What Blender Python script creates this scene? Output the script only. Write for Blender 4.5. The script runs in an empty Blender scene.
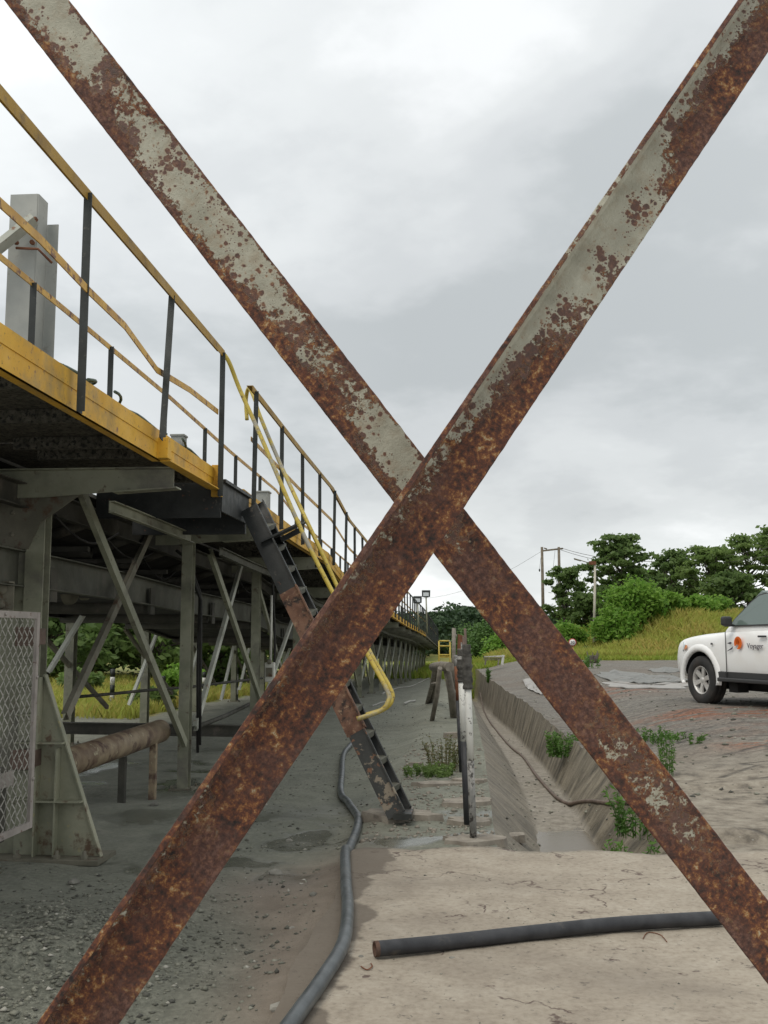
import bpy, bmesh, math, random
import numpy as np
from mathutils import Vector, Matrix, noise
random.seed(7); RNG = np.random.default_rng(11)
PI = math.pi
S = bpy.context.scene
COL = S.collection
# ------------------------------------------------------------------ camera
F = 1035.0; CX, CY = 384.0, 512.0
YAW = math.atan(84 / F); PIT = math.atan(122 / F); EYE = 1.6
fwd = Vector((-math.sin(YAW) * math.cos(PIT), math.cos(YAW) * math.cos(PIT), math.sin(PIT)))
rgt = Vector((math.cos(YAW), math.sin(YAW), 0)); upv = rgt.cross(fwd)
CAM = Vector((0, 0, EYE))
cd = bpy.data.cameras.new('camera'); cam = bpy.data.objects.new('camera', cd); COL.objects.link(cam)
cam.matrix_world = Matrix(((rgt.x, upv.x, -fwd.x, 0), (rgt.y, upv.y, -fwd.y, 0), (rgt.z, upv.z, -fwd.z, EYE), (0, 0, 0, 1)))
cd.sensor_width = 36; cd.lens = 36 * F / 1024; cd.clip_end = 5000; cd.clip_start = .05
S.camera = cam
# ------------------------------------------------------------------ world: overcast sky
SUN_EL, SUN_AZ = math.radians(58), math.radians(-40)
w = bpy.data.worlds.new('World'); S.world = w; w.use_nodes = True
nt = w.node_tree; nt.nodes.clear()
def N(t, typ, **k):
    n = t.nodes.new(typ)
    for a, b in k.items(): setattr(n, a, b)
    return n
def ramp(t, fac, stops, interp='LINEAR'):
    r = N(t, 'ShaderNodeValToRGB'); cr = r.color_ramp; cr.interpolation = interp
    while len(cr.elements) > 1: cr.elements.remove(cr.elements[-1])
    for i, (p, c) in enumerate(stops):
        e = cr.elements[0] if i == 0 else cr.elements.new(p)
        e.position = p
        if not isinstance(c, (tuple, list)): c = (c, c, c)
        e.color = (*c, 1) if len(c) == 3 else c
    t.links.new(fac, r.inputs[0]); return r.outputs[0]
def mth(t, op, a, b=None, c=None, clamp=False):
    n = N(t, 'ShaderNodeMath', operation=op); n.use_clamp = clamp
    for i, v in enumerate((a, b, c)):
        if v is None: continue
        if isinstance(v, (int, float)): n.inputs[i].default_value = v
        else: t.links.new(v, n.inputs[i])
    return n.outputs[0]
def mix(t, fac, a, b, typ='MIX'):
    n = N(t, 'ShaderNodeMix', data_type='RGBA', blend_type=typ)
    for s, v in ((n.inputs[0], fac), (n.inputs[6], a), (n.inputs[7], b)):
        if isinstance(v, (int, float)): s.default_value = v
        elif isinstance(v, (tuple, list)): s.default_value = (*v, 1)
        else: t.links.new(v, s)
    return n.outputs[2]
sky = N(nt, 'ShaderNodeTexSky', sky_type='NISHITA'); sky.sun_disc = False
sky.sun_elevation = SUN_EL; sky.sun_rotation = SUN_AZ
tc = N(nt, 'ShaderNodeTexCoord'); sx = N(nt, 'ShaderNodeSeparateXYZ'); nt.links.new(tc.outputs['Generated'], sx.inputs[0])
zz = mth(nt, 'ADD', mth(nt, 'MAXIMUM', sx.outputs[2], 0.0), .30)
cb = N(nt, 'ShaderNodeCombineXYZ')
nt.links.new(mth(nt, 'DIVIDE', sx.outputs[0], zz), cb.inputs[0]); nt.links.new(mth(nt, 'DIVIDE', sx.outputs[1], zz), cb.inputs[1])
n1 = N(nt, 'ShaderNodeTexNoise'); n1.inputs['Scale'].default_value = 1.0; n1.inputs['Detail'].default_value = 6; n1.inputs['Roughness'].default_value = .5; n1.inputs['Distortion'].default_value = .35
mp = N(nt, 'ShaderNodeMapping'); mp.inputs['Location'].default_value = (3.3, 7.1, .4); nt.links.new(cb.outputs[0], mp.inputs[0]); nt.links.new(mp.outputs[0], n1.inputs[0])
n2 = N(nt, 'ShaderNodeTexNoise'); n2.inputs['Scale'].default_value = 3.1; n2.inputs['Detail'].default_value = 8; n2.inputs['Roughness'].default_value = .55
nt.links.new(mp.outputs[0], n2.inputs[0])
nn = mth(nt, 'ADD', mth(nt, 'MULTIPLY', n1.outputs[0], .68), mth(nt, 'MULTIPLY', n2.outputs[0], .32))
cl = ramp(nt, nn, [(.38, (5.5, 5.8, 5.85)), (.46, (6.8, 7.05, 7.1)), (.525, (7.7, 7.95, 7.95)), (.60, (9.2, 9.4, 9.4))], 'EASE')
el = ramp(nt, sx.outputs[2], [(0.0, 1.25), (.05, 1.18), (.12, .95), (.30, 1.0), (.50, 1.10), (1.0, 1.2)])
az = ramp(nt, mth(nt, 'ADD', mth(nt, 'MULTIPLY', sx.outputs[0], .5), .5), [(.20, 1.25), (.34, 1.12), (.47, .96), (.58, .98), (.70, 1.08)])
el = mix(nt, 1.0, el, az, 'MULTIPLY')
cl = mix(nt, 1.0, cl, el, 'MULTIPLY')
sky_mix = mix(nt, .93, sky.outputs[0], cl)
bg = N(nt, 'ShaderNodeBackground'); bg.inputs[1].default_value = .1; nt.links.new(sky_mix, bg.inputs[0])
wo = N(nt, 'ShaderNodeOutputWorld'); nt.links.new(bg.outputs[0], wo.inputs[0])
# ------------------------------------------------------------------ sun (behind thick cloud)
sd = bpy.data.lights.new('sun', 'SUN'); sd.energy = 1.3; sd.angle = math.radians(25); sd.color = (1, .93, .82)
so = bpy.data.objects.new('sun', sd); COL.objects.link(so)
sdir = Vector((math.sin(SUN_AZ) * math.cos(SUN_EL), math.cos(SUN_AZ) * math.cos(SUN_EL), math.sin(SUN_EL)))
sdir.y *= -1
so.rotation_euler = sdir.to_track_quat('Z', 'Y').to_euler(); so.location = (0, 0, 50)
S.view_settings.view_transform = 'Standard'; S.view_settings.look = 'None'; S.view_settings.gamma = 1
S.view_settings.use_curve_mapping = False; S.view_settings.exposure = 0.06
S.render.engine = 'CYCLES'
# ------------------------------------------------------------------ pixel helpers (used to place things in the world)
def ray(px, py):
    return (fwd * F + rgt * (px - CX) + upv * (CY - py)).normalized()
def P(px, py, d):
    r = ray(px, py); return CAM + r * (d / r.y)
def G(px, py, z=0.0):
    r = ray(px, py); return CAM + r * ((z - EYE) / r.z)
# ------------------------------------------------------------------ materials
MATS = {}
def newmat(name):
    m = bpy.data.materials.new(name); m.use_nodes = True; t = m.node_tree; t.nodes.clear()
    o = N(t, 'ShaderNodeOutputMaterial'); b = N(t, 'ShaderNodeBsdfPrincipled'); t.links.new(b.outputs[0], o.inputs[0])
    MATS[name] = m; return m, t, b
def noi(t, vec, scale, detail=4, rough=.55, dist=0.0):
    n = N(t, 'ShaderNodeTexNoise'); n.inputs['Scale'].default_value = scale; n.inputs['Detail'].default_value = detail
    n.inputs['Roughness'].default_value = rough; n.inputs['Distortion'].default_value = dist
    if vec is not None: t.links.new(vec, n.inputs[0])
    return n.outputs[0]
def vor(t, vec, scale, feature='F1', out=0):
    n = N(t, 'ShaderNodeTexVoronoi', feature=feature); n.inputs['Scale'].default_value = scale
    t.links.new(vec, n.inputs[0]); return n.outputs[out]
def bump(t, b, h, strength, dist=.01):
    n = N(t, 'ShaderNodeBump'); n.inputs['Strength'].default_value = strength; n.inputs['Distance'].default_value = dist
    t.links.new(h, n.inputs['Height']); t.links.new(n.outputs[0], b.inputs['Normal'])
def geo(t): return N(t, 'ShaderNodeNewGeometry').outputs['Position']
def objc(t): return N(t, 'ShaderNodeTexCoord').outputs['Object']
def simple(name, c1, c2, scale=6, rough=.7, bstr=.2, bscale=60, metallic=0.0, spots=(), local=False, dist=.005):
    m, t, b = newmat(name); v = objc(t) if local else geo(t)
    col = ramp(t, noi(t, v, scale, 6, .6), [(.36, c1), (.62, c2)])
    for (c, sc, lo, hi) in spots:
        col = mix(t, ramp(t, noi(t, v, sc, 6, .65), [(lo, 0.0), (hi, 1.0)]), col, c)
    t.links.new(col, b.inputs['Base Color'])
    t.links.new(ramp(t, noi(t, v, scale * 2.1, 4), [(.3, max(.05, rough - .12)), (.7, min(1, rough + .1))]), b.inputs['Roughness'])
    b.inputs['Metallic'].default_value = metallic
    if bstr: bump(t, b, noi(t, v, bscale, 5, .6), bstr, dist)
    return m
DK = (.045, .025, .016); RU = (.12, .042, .02)
simple('steel_grey', (.19, .195, .135), (.28, .28, .205), 3, .6, .25, 50, spots=[((.10, .065, .04), 9, .60, .70), ((.13, .12, .10), 2.2, .52, .7)])
simple('steel_lit', (.66, .67, .60), (.74, .74, .68), 3, .5, .2, 50, spots=[((.22, .16, .1), 14, .62, .70)])  # lightened copy of the pale steel, side light put into the colour
simple('steel_olive', (.22, .225, .16), (.33, .32, .23), 3, .6, .25, 50, spots=[((.12, .075, .045), 6, .55, .66), ((.38, .33, .16), 8, .6, .7)])
simple('steel_pale', (.36, .37, .31), (.48, .48, .42), 3, .55, .2, 50, spots=[((.22, .12, .07), 14, .60, .68)])
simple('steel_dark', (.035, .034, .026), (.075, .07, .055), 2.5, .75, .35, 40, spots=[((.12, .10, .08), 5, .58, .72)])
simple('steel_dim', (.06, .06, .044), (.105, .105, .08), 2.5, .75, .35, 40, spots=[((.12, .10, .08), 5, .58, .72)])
simple('steel_mud', (.115, .108, .078), (.20, .185, .14), 2.5, .8, .35, 40, spots=[((.09, .05, .03), 7, .57, .68)])
simple('yellow_paint', (.56, .30, .018), (.68, .39, .035), 2.5, .6, .12, 60, spots=[((.20, .09, .04), 17, .61, .67), ((.34, .22, .06), 3.5, .52, .72), ((.16, .10, .04), 42, .62, .68)])
simple('yellow_worn', (.44, .24, .045), (.60, .36, .07), 6, .55, .2, 60, spots=[((.16, .07, .035), 13, .53, .62)])
simple('yellow_pipe', (.42, .31, .04), (.52, .40, .07), 6, .5, .1, 60, spots=[((.30, .28, .22), 2.6, .55, .63), ((.16, .11, .05), 28, .58, .66), ((.18, .07, .03), 15, .62, .68)])
simple('yellow_rail', (.25, .14, .012), (.36, .21, .018), 3, .6, .03, 60, spots=[((.10, .06, .02), 7, .54, .74)])
simple('post_black', (.008, .011, .010), (.022, .027, .024), 4, .6, .12, 60, spots=[((.09, .085, .07), 22, .62, .7)])
simple('stair_black', (.010, .012, .012), (.028, .03, .028), 4, .55, .3, 40, spots=[((.10, .085, .07), 9, .62, .69), ((.16, .07, .04), 15, .66, .72)])
simple('stair_chipped', (.012, .013, .012), (.035, .036, .032), 4, .55, .3, 40, spots=[((.22, .18, .13), 7, .56, .60), ((.17, .08, .04), 10, .60, .64)])
simple('stair_rust', (.11, .05, .030), (.20, .105, .065), 8, .8, .3, 50, spots=[((.03, .02, .016), 9, .50, .60), ((.28, .18, .11), 22, .58, .66)])
simple('concrete_grey', (.27, .28, .26), (.36, .36, .33), 2, .8, .2, 50, spots=[((.15, .14, .12), 5, .6, .75)])
simple('belt_rubber', (.012, .012, .011), (.03, .028, .024), 3, .85, .4, 25)
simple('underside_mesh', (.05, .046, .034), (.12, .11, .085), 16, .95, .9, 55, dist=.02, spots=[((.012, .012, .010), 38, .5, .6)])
simple('hose_rubber', (.055, .062, .065), (.085, .095, .10), 5, .42, .08, 30, spots=[((.14, .135, .12), 4, .58, .75)])
simple('pipe_black', (.016, .017, .02), (.035, .036, .04), 8, .6, .12, 40, spots=[((.09, .08, .065), 7, .6, .75)])
simple('pipe_lip', (.05, .03, .022), (.11, .06, .04), 20, .8, .2, 60)
simple('hose_brown', (.09, .065, .05), (.15, .11, .085), 8, .7, .1, 30)
simple('hose_pale', (.26, .255, .23), (.36, .35, .32), 8, .7, .1, 30)
simple('pipe_rusty', (.17, .115, .075), (.30, .235, .15), 5, .7, .3, 90, spots=[((.09, .05, .035), 4, .5, .6), ((.40, .36, .24), 11, .6, .68)])
simple('post_white', (.50, .50, .47), (.62, .62, .58), 6, .6, .2, 40, spots=[((.06, .055, .05), 22, .58, .64)])
simple('post_worn', (.16, .16, .15), (.30, .29, .27), 8, .7, .3, 40, spots=[((.04, .036, .032), 18, .52, .6)])
simple('wrap_black', (.03, .028, .024), (.09, .085, .075), 14, .85, .6, 70, dist=.01)
simple('rust', RU, (.19, .075, .035), 9, .85, .4, 60, spots=[(DK, 14, .55, .68)])
simple('wood_grey', (.14, .125, .10), (.24, .215, .18), 7, .85, .4, 40)
simple('wood_pole', (.12, .095, .07), (.19, .16, .12), 4, .9, .4, 40)
simple('pole_pale', (.40, .37, .30), (.52, .49, .42), 3, .8, .2, 40, spots=[((.22, .15, .10), 3, .55, .7)])
simple('chunk', (.18, .155, .125), (.28, .25, .205), 6, .9, .6, 40, spots=[((.11, .095, .08), 8, .58, .7)])
simple('stone', (.12, .118, .10), (.28, .265, .23), 5, .95, .4, 60)
m, t, b = newmat('gravel_mix'); g_ = N(t, 'ShaderNodeNewGeometry'); t.links.new(ramp(t, g_.outputs['Random Per Island'], [(0.0, (.07, .068, .058)), (.5, (.16, .16, .125)), (.93, (.24, .235, .19)), (1.0, (.42, .40, .35))]), b.inputs['Base Color']); b.inputs['Roughness'].default_value = .9
simple('sheet_white', (.26, .25, .235), (.38, .37, .35), 3, .6, .2, 20, spots=[((.18, .15, .12), 3, .5, .7)])
simple('sheet_grey', (.13, .13, .12), (.22, .22, .205), 3, .6, .3, 20, spots=[((.10, .08, .065), 3, .55, .7)])
simple('bark', (.06, .05, .04), (.12, .10, .08), 4, .95, .6, 20)
simple('box_white', (.55, .54, .48), (.68, .67, .6), 5, .6, .1, 40, spots=[((.2, .12, .07), 9, .6, .68)])
simple('green_tape', (.05, .28, .22), (.08, .34, .28), 6, .6, .1, 40)
simple('guard_frame', (.26, .23, .21), (.36, .32, .29), 5, .6, .2, 50, spots=[((.14, .08, .06), 12, .6, .68)])
simple('guard_mesh', (.24, .23, .20), (.36, .345, .31), 5, .6, .2, 50)
simple('clamp_brown', (.10, .068, .052), (.15, .10, .078), 8, .7, .3, 50)
simple('cable_green', (.03, .05, .035), (.06, .09, .06), 8, .5, 0)
# car
def plain(name, c, rough=.5, metallic=0.0, coat=0.0, dirt=None):
    m, t, b = newmat(name)
    if dirt:
        col = mix(t, ramp(t, noi(t, geo(t), 3.5, 6), [(.42, 0.0), (.75, .5)]), c, dirt); t.links.new(col, b.inputs['Base Color'])
    else: b.inputs['Base Color'].default_value = (*c, 1)
    b.inputs['Roughness'].default_value = rough; b.inputs['Metallic'].default_value = metallic; b.inputs['Coat Weight'].default_value = coat
    return m
plain('car_white', (.84, .84, .83), .32, coat=.4, dirt=(.74, .71, .67))
plain('car_trim', (.035, .035, .036), .6); plain('car_glass', (.13, .17, .155), .08, coat=.6)
plain('car_dark', (.012, .012, .012), .9); plain('tyre', (.022, .022, .022), .85, dirt=(.10, .075, .06))
plain('rim_metal', (.62, .61, .59), .4, .3, dirt=(.25, .2, .16)); plain('chrome', (.6, .6, .6), .15, 1.0)
plain('lamp_glass', (.62, .66, .68), .08, coat=.8); plain('indicator', (.6, .2, .05), .2)
plain('logo_orange', (.72, .14, .012), .5); plain('logo_dark', (.06, .05, .07), .5); plain('seam', (.08, .08, .08), .7)
plain('tail_red', (.35, .02, .02), .2); plain('sign_white', (.7, .7, .68), .6); plain('sign_red', (.4, .07, .06), .6); plain('seat_cloth', (.18, .18, .17), .9)
# foliage
def leafmat(name, c1, c2, c3, trans=.3, scale=.9):
    m, t, b = newmat(name); o = [n for n in t.nodes if n.type == 'OUTPUT_MATERIAL'][0]
    g = N(t, 'ShaderNodeNewGeometry')
    a = ramp(t, noi(t, g.outputs['Position'], scale, 3), [(.35, c1), (.65, c2)])
    col = mix(t, ramp(t, g.outputs['Random Per Island'], [(.45, 0.0), (1.0, .8)]), a, c3)
    t.links.new(col, b.inputs['Base Color']); b.inputs['Roughness'].default_value = .6; b.inputs['Specular IOR Level'].default_value = .3
    tr = N(t, 'ShaderNodeBsdfTranslucent'); t.links.new(col, tr.inputs[0])
    ms = N(t, 'ShaderNodeMixShader'); ms.inputs[0].default_value = trans
    t.links.new(b.outputs[0], ms.inputs[1]); t.links.new(tr.outputs[0], ms.inputs[2]); t.links.new(ms.outputs[0], o.inputs[0])
    return m
leafmat('leaf_dark', (.09, .15, .045), (.14, .215, .065), (.19, .27, .09), .5)
leafmat('leaf_mid', (.12, .195, .055), (.18, .26, .075), (.23, .32, .10), .5)
leafmat('leaf_bright', (.12, .26, .035), (.19, .34, .05), (.26, .40, .08), .5)
leafmat('leaf_far', (.035, .065, .03), (.05, .09, .04), (.07, .12, .05), .2, .12)
leafmat('leaf_far_light', (.06, .13, .03), (.09, .17, .04), (.12, .2, .06), .2, .2)
leafmat('grass_yellow', (.38, .42, .085), (.52, .42, .13), (.34, .44, .08), .5, .45)
leafmat('grass_green', (.24, .36, .05), (.34, .40, .07), (.40, .38, .09), .45, .35)
leafmat('weed_green', (.06, .14, .025), (.09, .18, .03), (.13, .24, .05), .3, 4)
leafmat('weed_dry', (.12, .12, .04), (.17, .14, .06), (.08, .12, .03), .3, 4)
# ground materials
def ground_mat(name, kind):
    m, t, b = newmat(name); v = geo(t); sp = N(t, 'ShaderNodeSeparateXYZ'); t.links.new(v, sp.inputs[0])
    big = noi(t, v, .55, 5, .55, .4); mid = noi(t, v, 3.2, 6, .6, .3); fine = noi(t, v, 28, 6, .65); vf = noi(t, v, 120, 4, .7)
    at = N(t, 'ShaderNodeAttribute'); at.attribute_name = 'grass'; gr = at.outputs['Fac']
    if kind == 'mud':
        c = ramp(t, mid, [(.32, (.135, .140, .108)), (.55, (.185, .190, .150)), (.72, (.24, .24, .19))])
        ag = N(t, 'ShaderNodeAttribute'); ag.attribute_name = 'coarse'; cf = mth(t, 'ADD', .22, mth(t, 'MULTIPLY', ag.outputs['Fac'], .4)); c = mix(t, cf, c, ramp(t, fine, [(.34, (.055, .056, .042)), (.5, (.17, .172, .135)), (.68, (.34, .335, .27))]))
        brown = ramp(t, noi(t, v, .8, 4, .5), [(.48, 0.0), (.62, .75)])
        att = N(t, 'ShaderNodeAttribute'); att.attribute_name = 'brown'
        c = mix(t, mth(t, 'MULTIPLY', att.outputs['Fac'], .9), c, ramp(t, mid, [(.3, (.16, .125, .095)), (.7, (.25, .205, .16))]))
        wet = ramp(t, noi(t, v, 1.1, 4, .5), [(.50, 0.0), (.58, 1.0)])
        aw = N(t, 'ShaderNodeAttribute'); aw.attribute_name = 'wet'
        wetf = mth(t, 'MULTIPLY', wet, aw.outputs['Fac'])
        c = mix(t, mth(t, 'MULTIPLY', wetf, .45), c, (.05, .052, .045))
        rg = mix(t, wetf, (.9, .9, .9), (.22, .22, .22)); t.links.new(rg, b.inputs['Roughness'])
        h = mth(t, 'ADD', mth(t, 'MULTIPLY', fine, 1.0), mth(t, 'MULTIPLY', vf, .5)); h = mth(t, 'MULTIPLY', mth(t, 'MULTIPLY', h, mth(t, 'MULTIPLY', cf, 1.7)), mth(t, 'SUBTRACT', 1.0, mth(t, 'MULTIPLY', wetf, .9)))
        bump(t, b, h, .9, .03)
    elif kind == 'slab':
        c = ramp(t, mid, [(.28, (.24, .20, .155)), (.5, (.32, .275, .215)), (.7, (.385, .34, .275))])
        c = mix(t, .28, c, ramp(t, fine, [(.36, (.13, .105, .08)), (.47, (.30, .26, .205)), (.64, (.44, .40, .33))]))
        c = mix(t, ramp(t, big, [(.48, 0.0), (.64, .6)]), c, (.165, .138, .108))
        pit = ramp(t, noi(t, v, 17, 6, .75), [(.605, 0.0), (.64, 1.0)])
        c = mix(t, mth(t, 'MULTIPLY', pit, .7), c, (.10, .085, .07))
        wv = N(t, 'ShaderNodeVectorMath', operation='ADD'); t.links.new(v, wv.inputs[0])
        nz = N(t, 'ShaderNodeTexNoise'); nz.inputs['Scale'].default_value = 2.6; nz.inputs['Detail'].default_value = 6; t.links.new(v, nz.inputs[0]); t.links.new(nz.outputs['Color'], wv.inputs[1])
        cr = ramp(t, vor(t, wv.outputs[0], .8, 'DISTANCE_TO_EDGE'), [(0.0, 1.0), (.006, .8), (.012, 0.0)])
        crm = mth(t, 'MULTIPLY', cr, ramp(t, noi(t, v, 1.7, 6, .75), [(.485, 0.0), (.55, .9)]))
        c = mix(t, crm, c, (.07, .04, .033))
        h = mth(t, 'SUBTRACT', mth(t, 'ADD', mth(t, 'MULTIPLY', mid, 1.2), mth(t, 'MULTIPLY', fine, .6)), mth(t, 'ADD', crm, mth(t, 'MULTIPLY', pit, .4)))
        att = N(t, 'ShaderNodeAttribute'); att.attribute_name = 'brown'
        edge = mth(t, 'ADD', att.outputs['Fac'], mth(t, 'MULTIPLY', mth(t, 'SUBTRACT', noi(t, v, 4, 5), .5), 1.3), clamp=True)
        stain = ramp(t, edge, [(.42, 0.0), (.55, 1.0)])
        c = mix(t, mth(t, 'MULTIPLY', stain, .85), c, (.12, .098, .075))
        b.inputs['Roughness'].default_value = .9; bump(t, b, h, .45, .012)
    elif kind == 'yard':
        st = N(t, 'ShaderNodeMapping'); st.inputs['Scale'].default_value = (.5, 1.5, 1); t.links.new(v, st.inputs[0])
        s1 = noi(t, st.outputs[0], 1.1, 9, .68, .9); s2 = noi(t, st.outputs[0], 4.5, 9, .72, .5)
        c = ramp(t, s1, [(.38, (.075, .070, .062)), (.47, (.15, .138, .118)), (.54, (.125, .118, .105)), (.62, (.25, .23, .195))])
        c = mix(t, .45, c, ramp(t, s2, [(.38, (.045, .042, .036)), (.48, (.15, .138, .118)), (.60, (.28, .26, .225))]))
        c = mix(t, .42, c, ramp(t, noi(t, v, 16, 8, .72), [(.38, (.05, .045, .04)), (.5, (.17, .155, .13)), (.62, (.33, .305, .26))]))
        brn = ramp(t, noi(t, v, .45, 5, .6), [(.50, 0.0), (.62, .35)]); c = mix(t, brn, c, (.15, .11, .08))
        near = N(t, 'ShaderNodeMapRange'); near.inputs[1].default_value = 13.5; near.inputs[2].default_value = 11; t.links.new(sp.outputs[1], near.inputs[0])
        c = mix(t, mth(t, 'MULTIPLY', near.outputs[0], .95), c, ramp(t, noi(t, v, 5, 9, .7), [(.36, (.13, .11, .085)), (.48, (.26, .225, .175)), (.64, (.37, .33, .265))]))
        att = N(t, 'ShaderNodeAttribute'); att.attribute_name = 'brown'
        red = mth(t, 'MULTIPLY', att.outputs['Fac'], ramp(t, noi(t, st.outputs[0], 2.2, 8, .65), [(.46, 0.0), (.52, 1.0)]))
        c = mix(t, red, c, ramp(t, noi(t, v, 16, 8, .72), [(.4, (.10, .045, .028)), (.6, (.31, .14, .08))]))
        cr = ramp(t, vor(t, st.outputs[0], .8, 'DISTANCE_TO_EDGE'), [(0.0, 1.0), (.02, 0.0)])
        crm = mth(t, 'MULTIPLY', cr, ramp(t, s1, [(.45, 0.0), (.55, 1.0)]))
        c = mix(t, mth(t, 'MULTIPLY', crm, .8), c, (.05, .045, .04))
        grv = ramp(t, vor(t, v, 11, 'F1'), [(.06, .5), (.12, 0.0)]); c = mix(t, grv, c, (.38, .36, .32))
        h = mth(t, 'SUBTRACT', mth(t, 'ADD', mth(t, 'MULTIPLY', s2, .5), mth(t, 'MULTIPLY', noi(t, v, 16, 8, .72), .9)), crm)
        b.inputs['Roughness'].default_value = .9; bump(t, b, h, .8, .05)
    elif kind == 'drain':
        st = N(t, 'ShaderNodeMapping'); st.inputs['Scale'].default_value = (1.2, 2.6, 1); st.inputs['Rotation'].default_value = (0, 0, .5); t.links.new(v, st.inputs[0])
        s1 = noi(t, st.outputs[0], 1.6, 6, .65, .3)
        c = ramp(t, s1, [(.34, (.12, .11, .09)), (.52, (.20, .18, .15)), (.7, (.29, .265, .225))])
        c = mix(t, .4, c, ramp(t, fine, [(.35, (.10, .09, .075)), (.65, (.30, .275, .235))]))
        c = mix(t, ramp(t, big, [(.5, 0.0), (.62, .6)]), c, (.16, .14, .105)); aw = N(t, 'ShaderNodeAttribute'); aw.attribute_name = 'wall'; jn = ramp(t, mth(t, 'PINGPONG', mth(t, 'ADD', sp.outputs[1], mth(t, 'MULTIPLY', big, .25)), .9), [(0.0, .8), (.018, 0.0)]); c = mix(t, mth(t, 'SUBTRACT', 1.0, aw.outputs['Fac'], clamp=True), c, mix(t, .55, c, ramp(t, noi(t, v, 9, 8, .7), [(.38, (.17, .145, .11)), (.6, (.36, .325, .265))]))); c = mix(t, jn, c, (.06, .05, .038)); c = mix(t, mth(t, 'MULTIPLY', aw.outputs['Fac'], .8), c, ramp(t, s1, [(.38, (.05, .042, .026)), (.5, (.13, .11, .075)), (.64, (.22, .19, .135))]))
        b.inputs['Roughness'].default_value = .85; bump(t, b, mth(t, 'ADD', s1, mth(t, 'MULTIPLY', fine, .5)), .9, .03)
    gm = mth(t, 'ADD', gr, mth(t, 'MULTIPLY', mth(t, 'SUBTRACT', mid, .5), .8), clamp=True)
    gc = ramp(t, noi(t, v, .5, 5), [(.35, (.15, .20, .04)), (.6, (.25, .22, .06))])
    c = mix(t, ramp(t, gm, [(.4, 0.0), (.6, 1.0)]), c, gc)
    t.links.new(c, b.inputs['Base Color']); return m
for k in ('mud', 'slab', 'yard', 'drain'): ground_mat('ground_' + k, k)
m, t, b = newmat('water'); b.inputs['Base Color'].default_value = (.15, .125, .09, 1); b.inputs['Roughness'].default_value = .22; b.inputs['IOR'].default_value = 1.25
bump(t, b, noi(t, geo(t), 9, 3), .15, .01)
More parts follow.
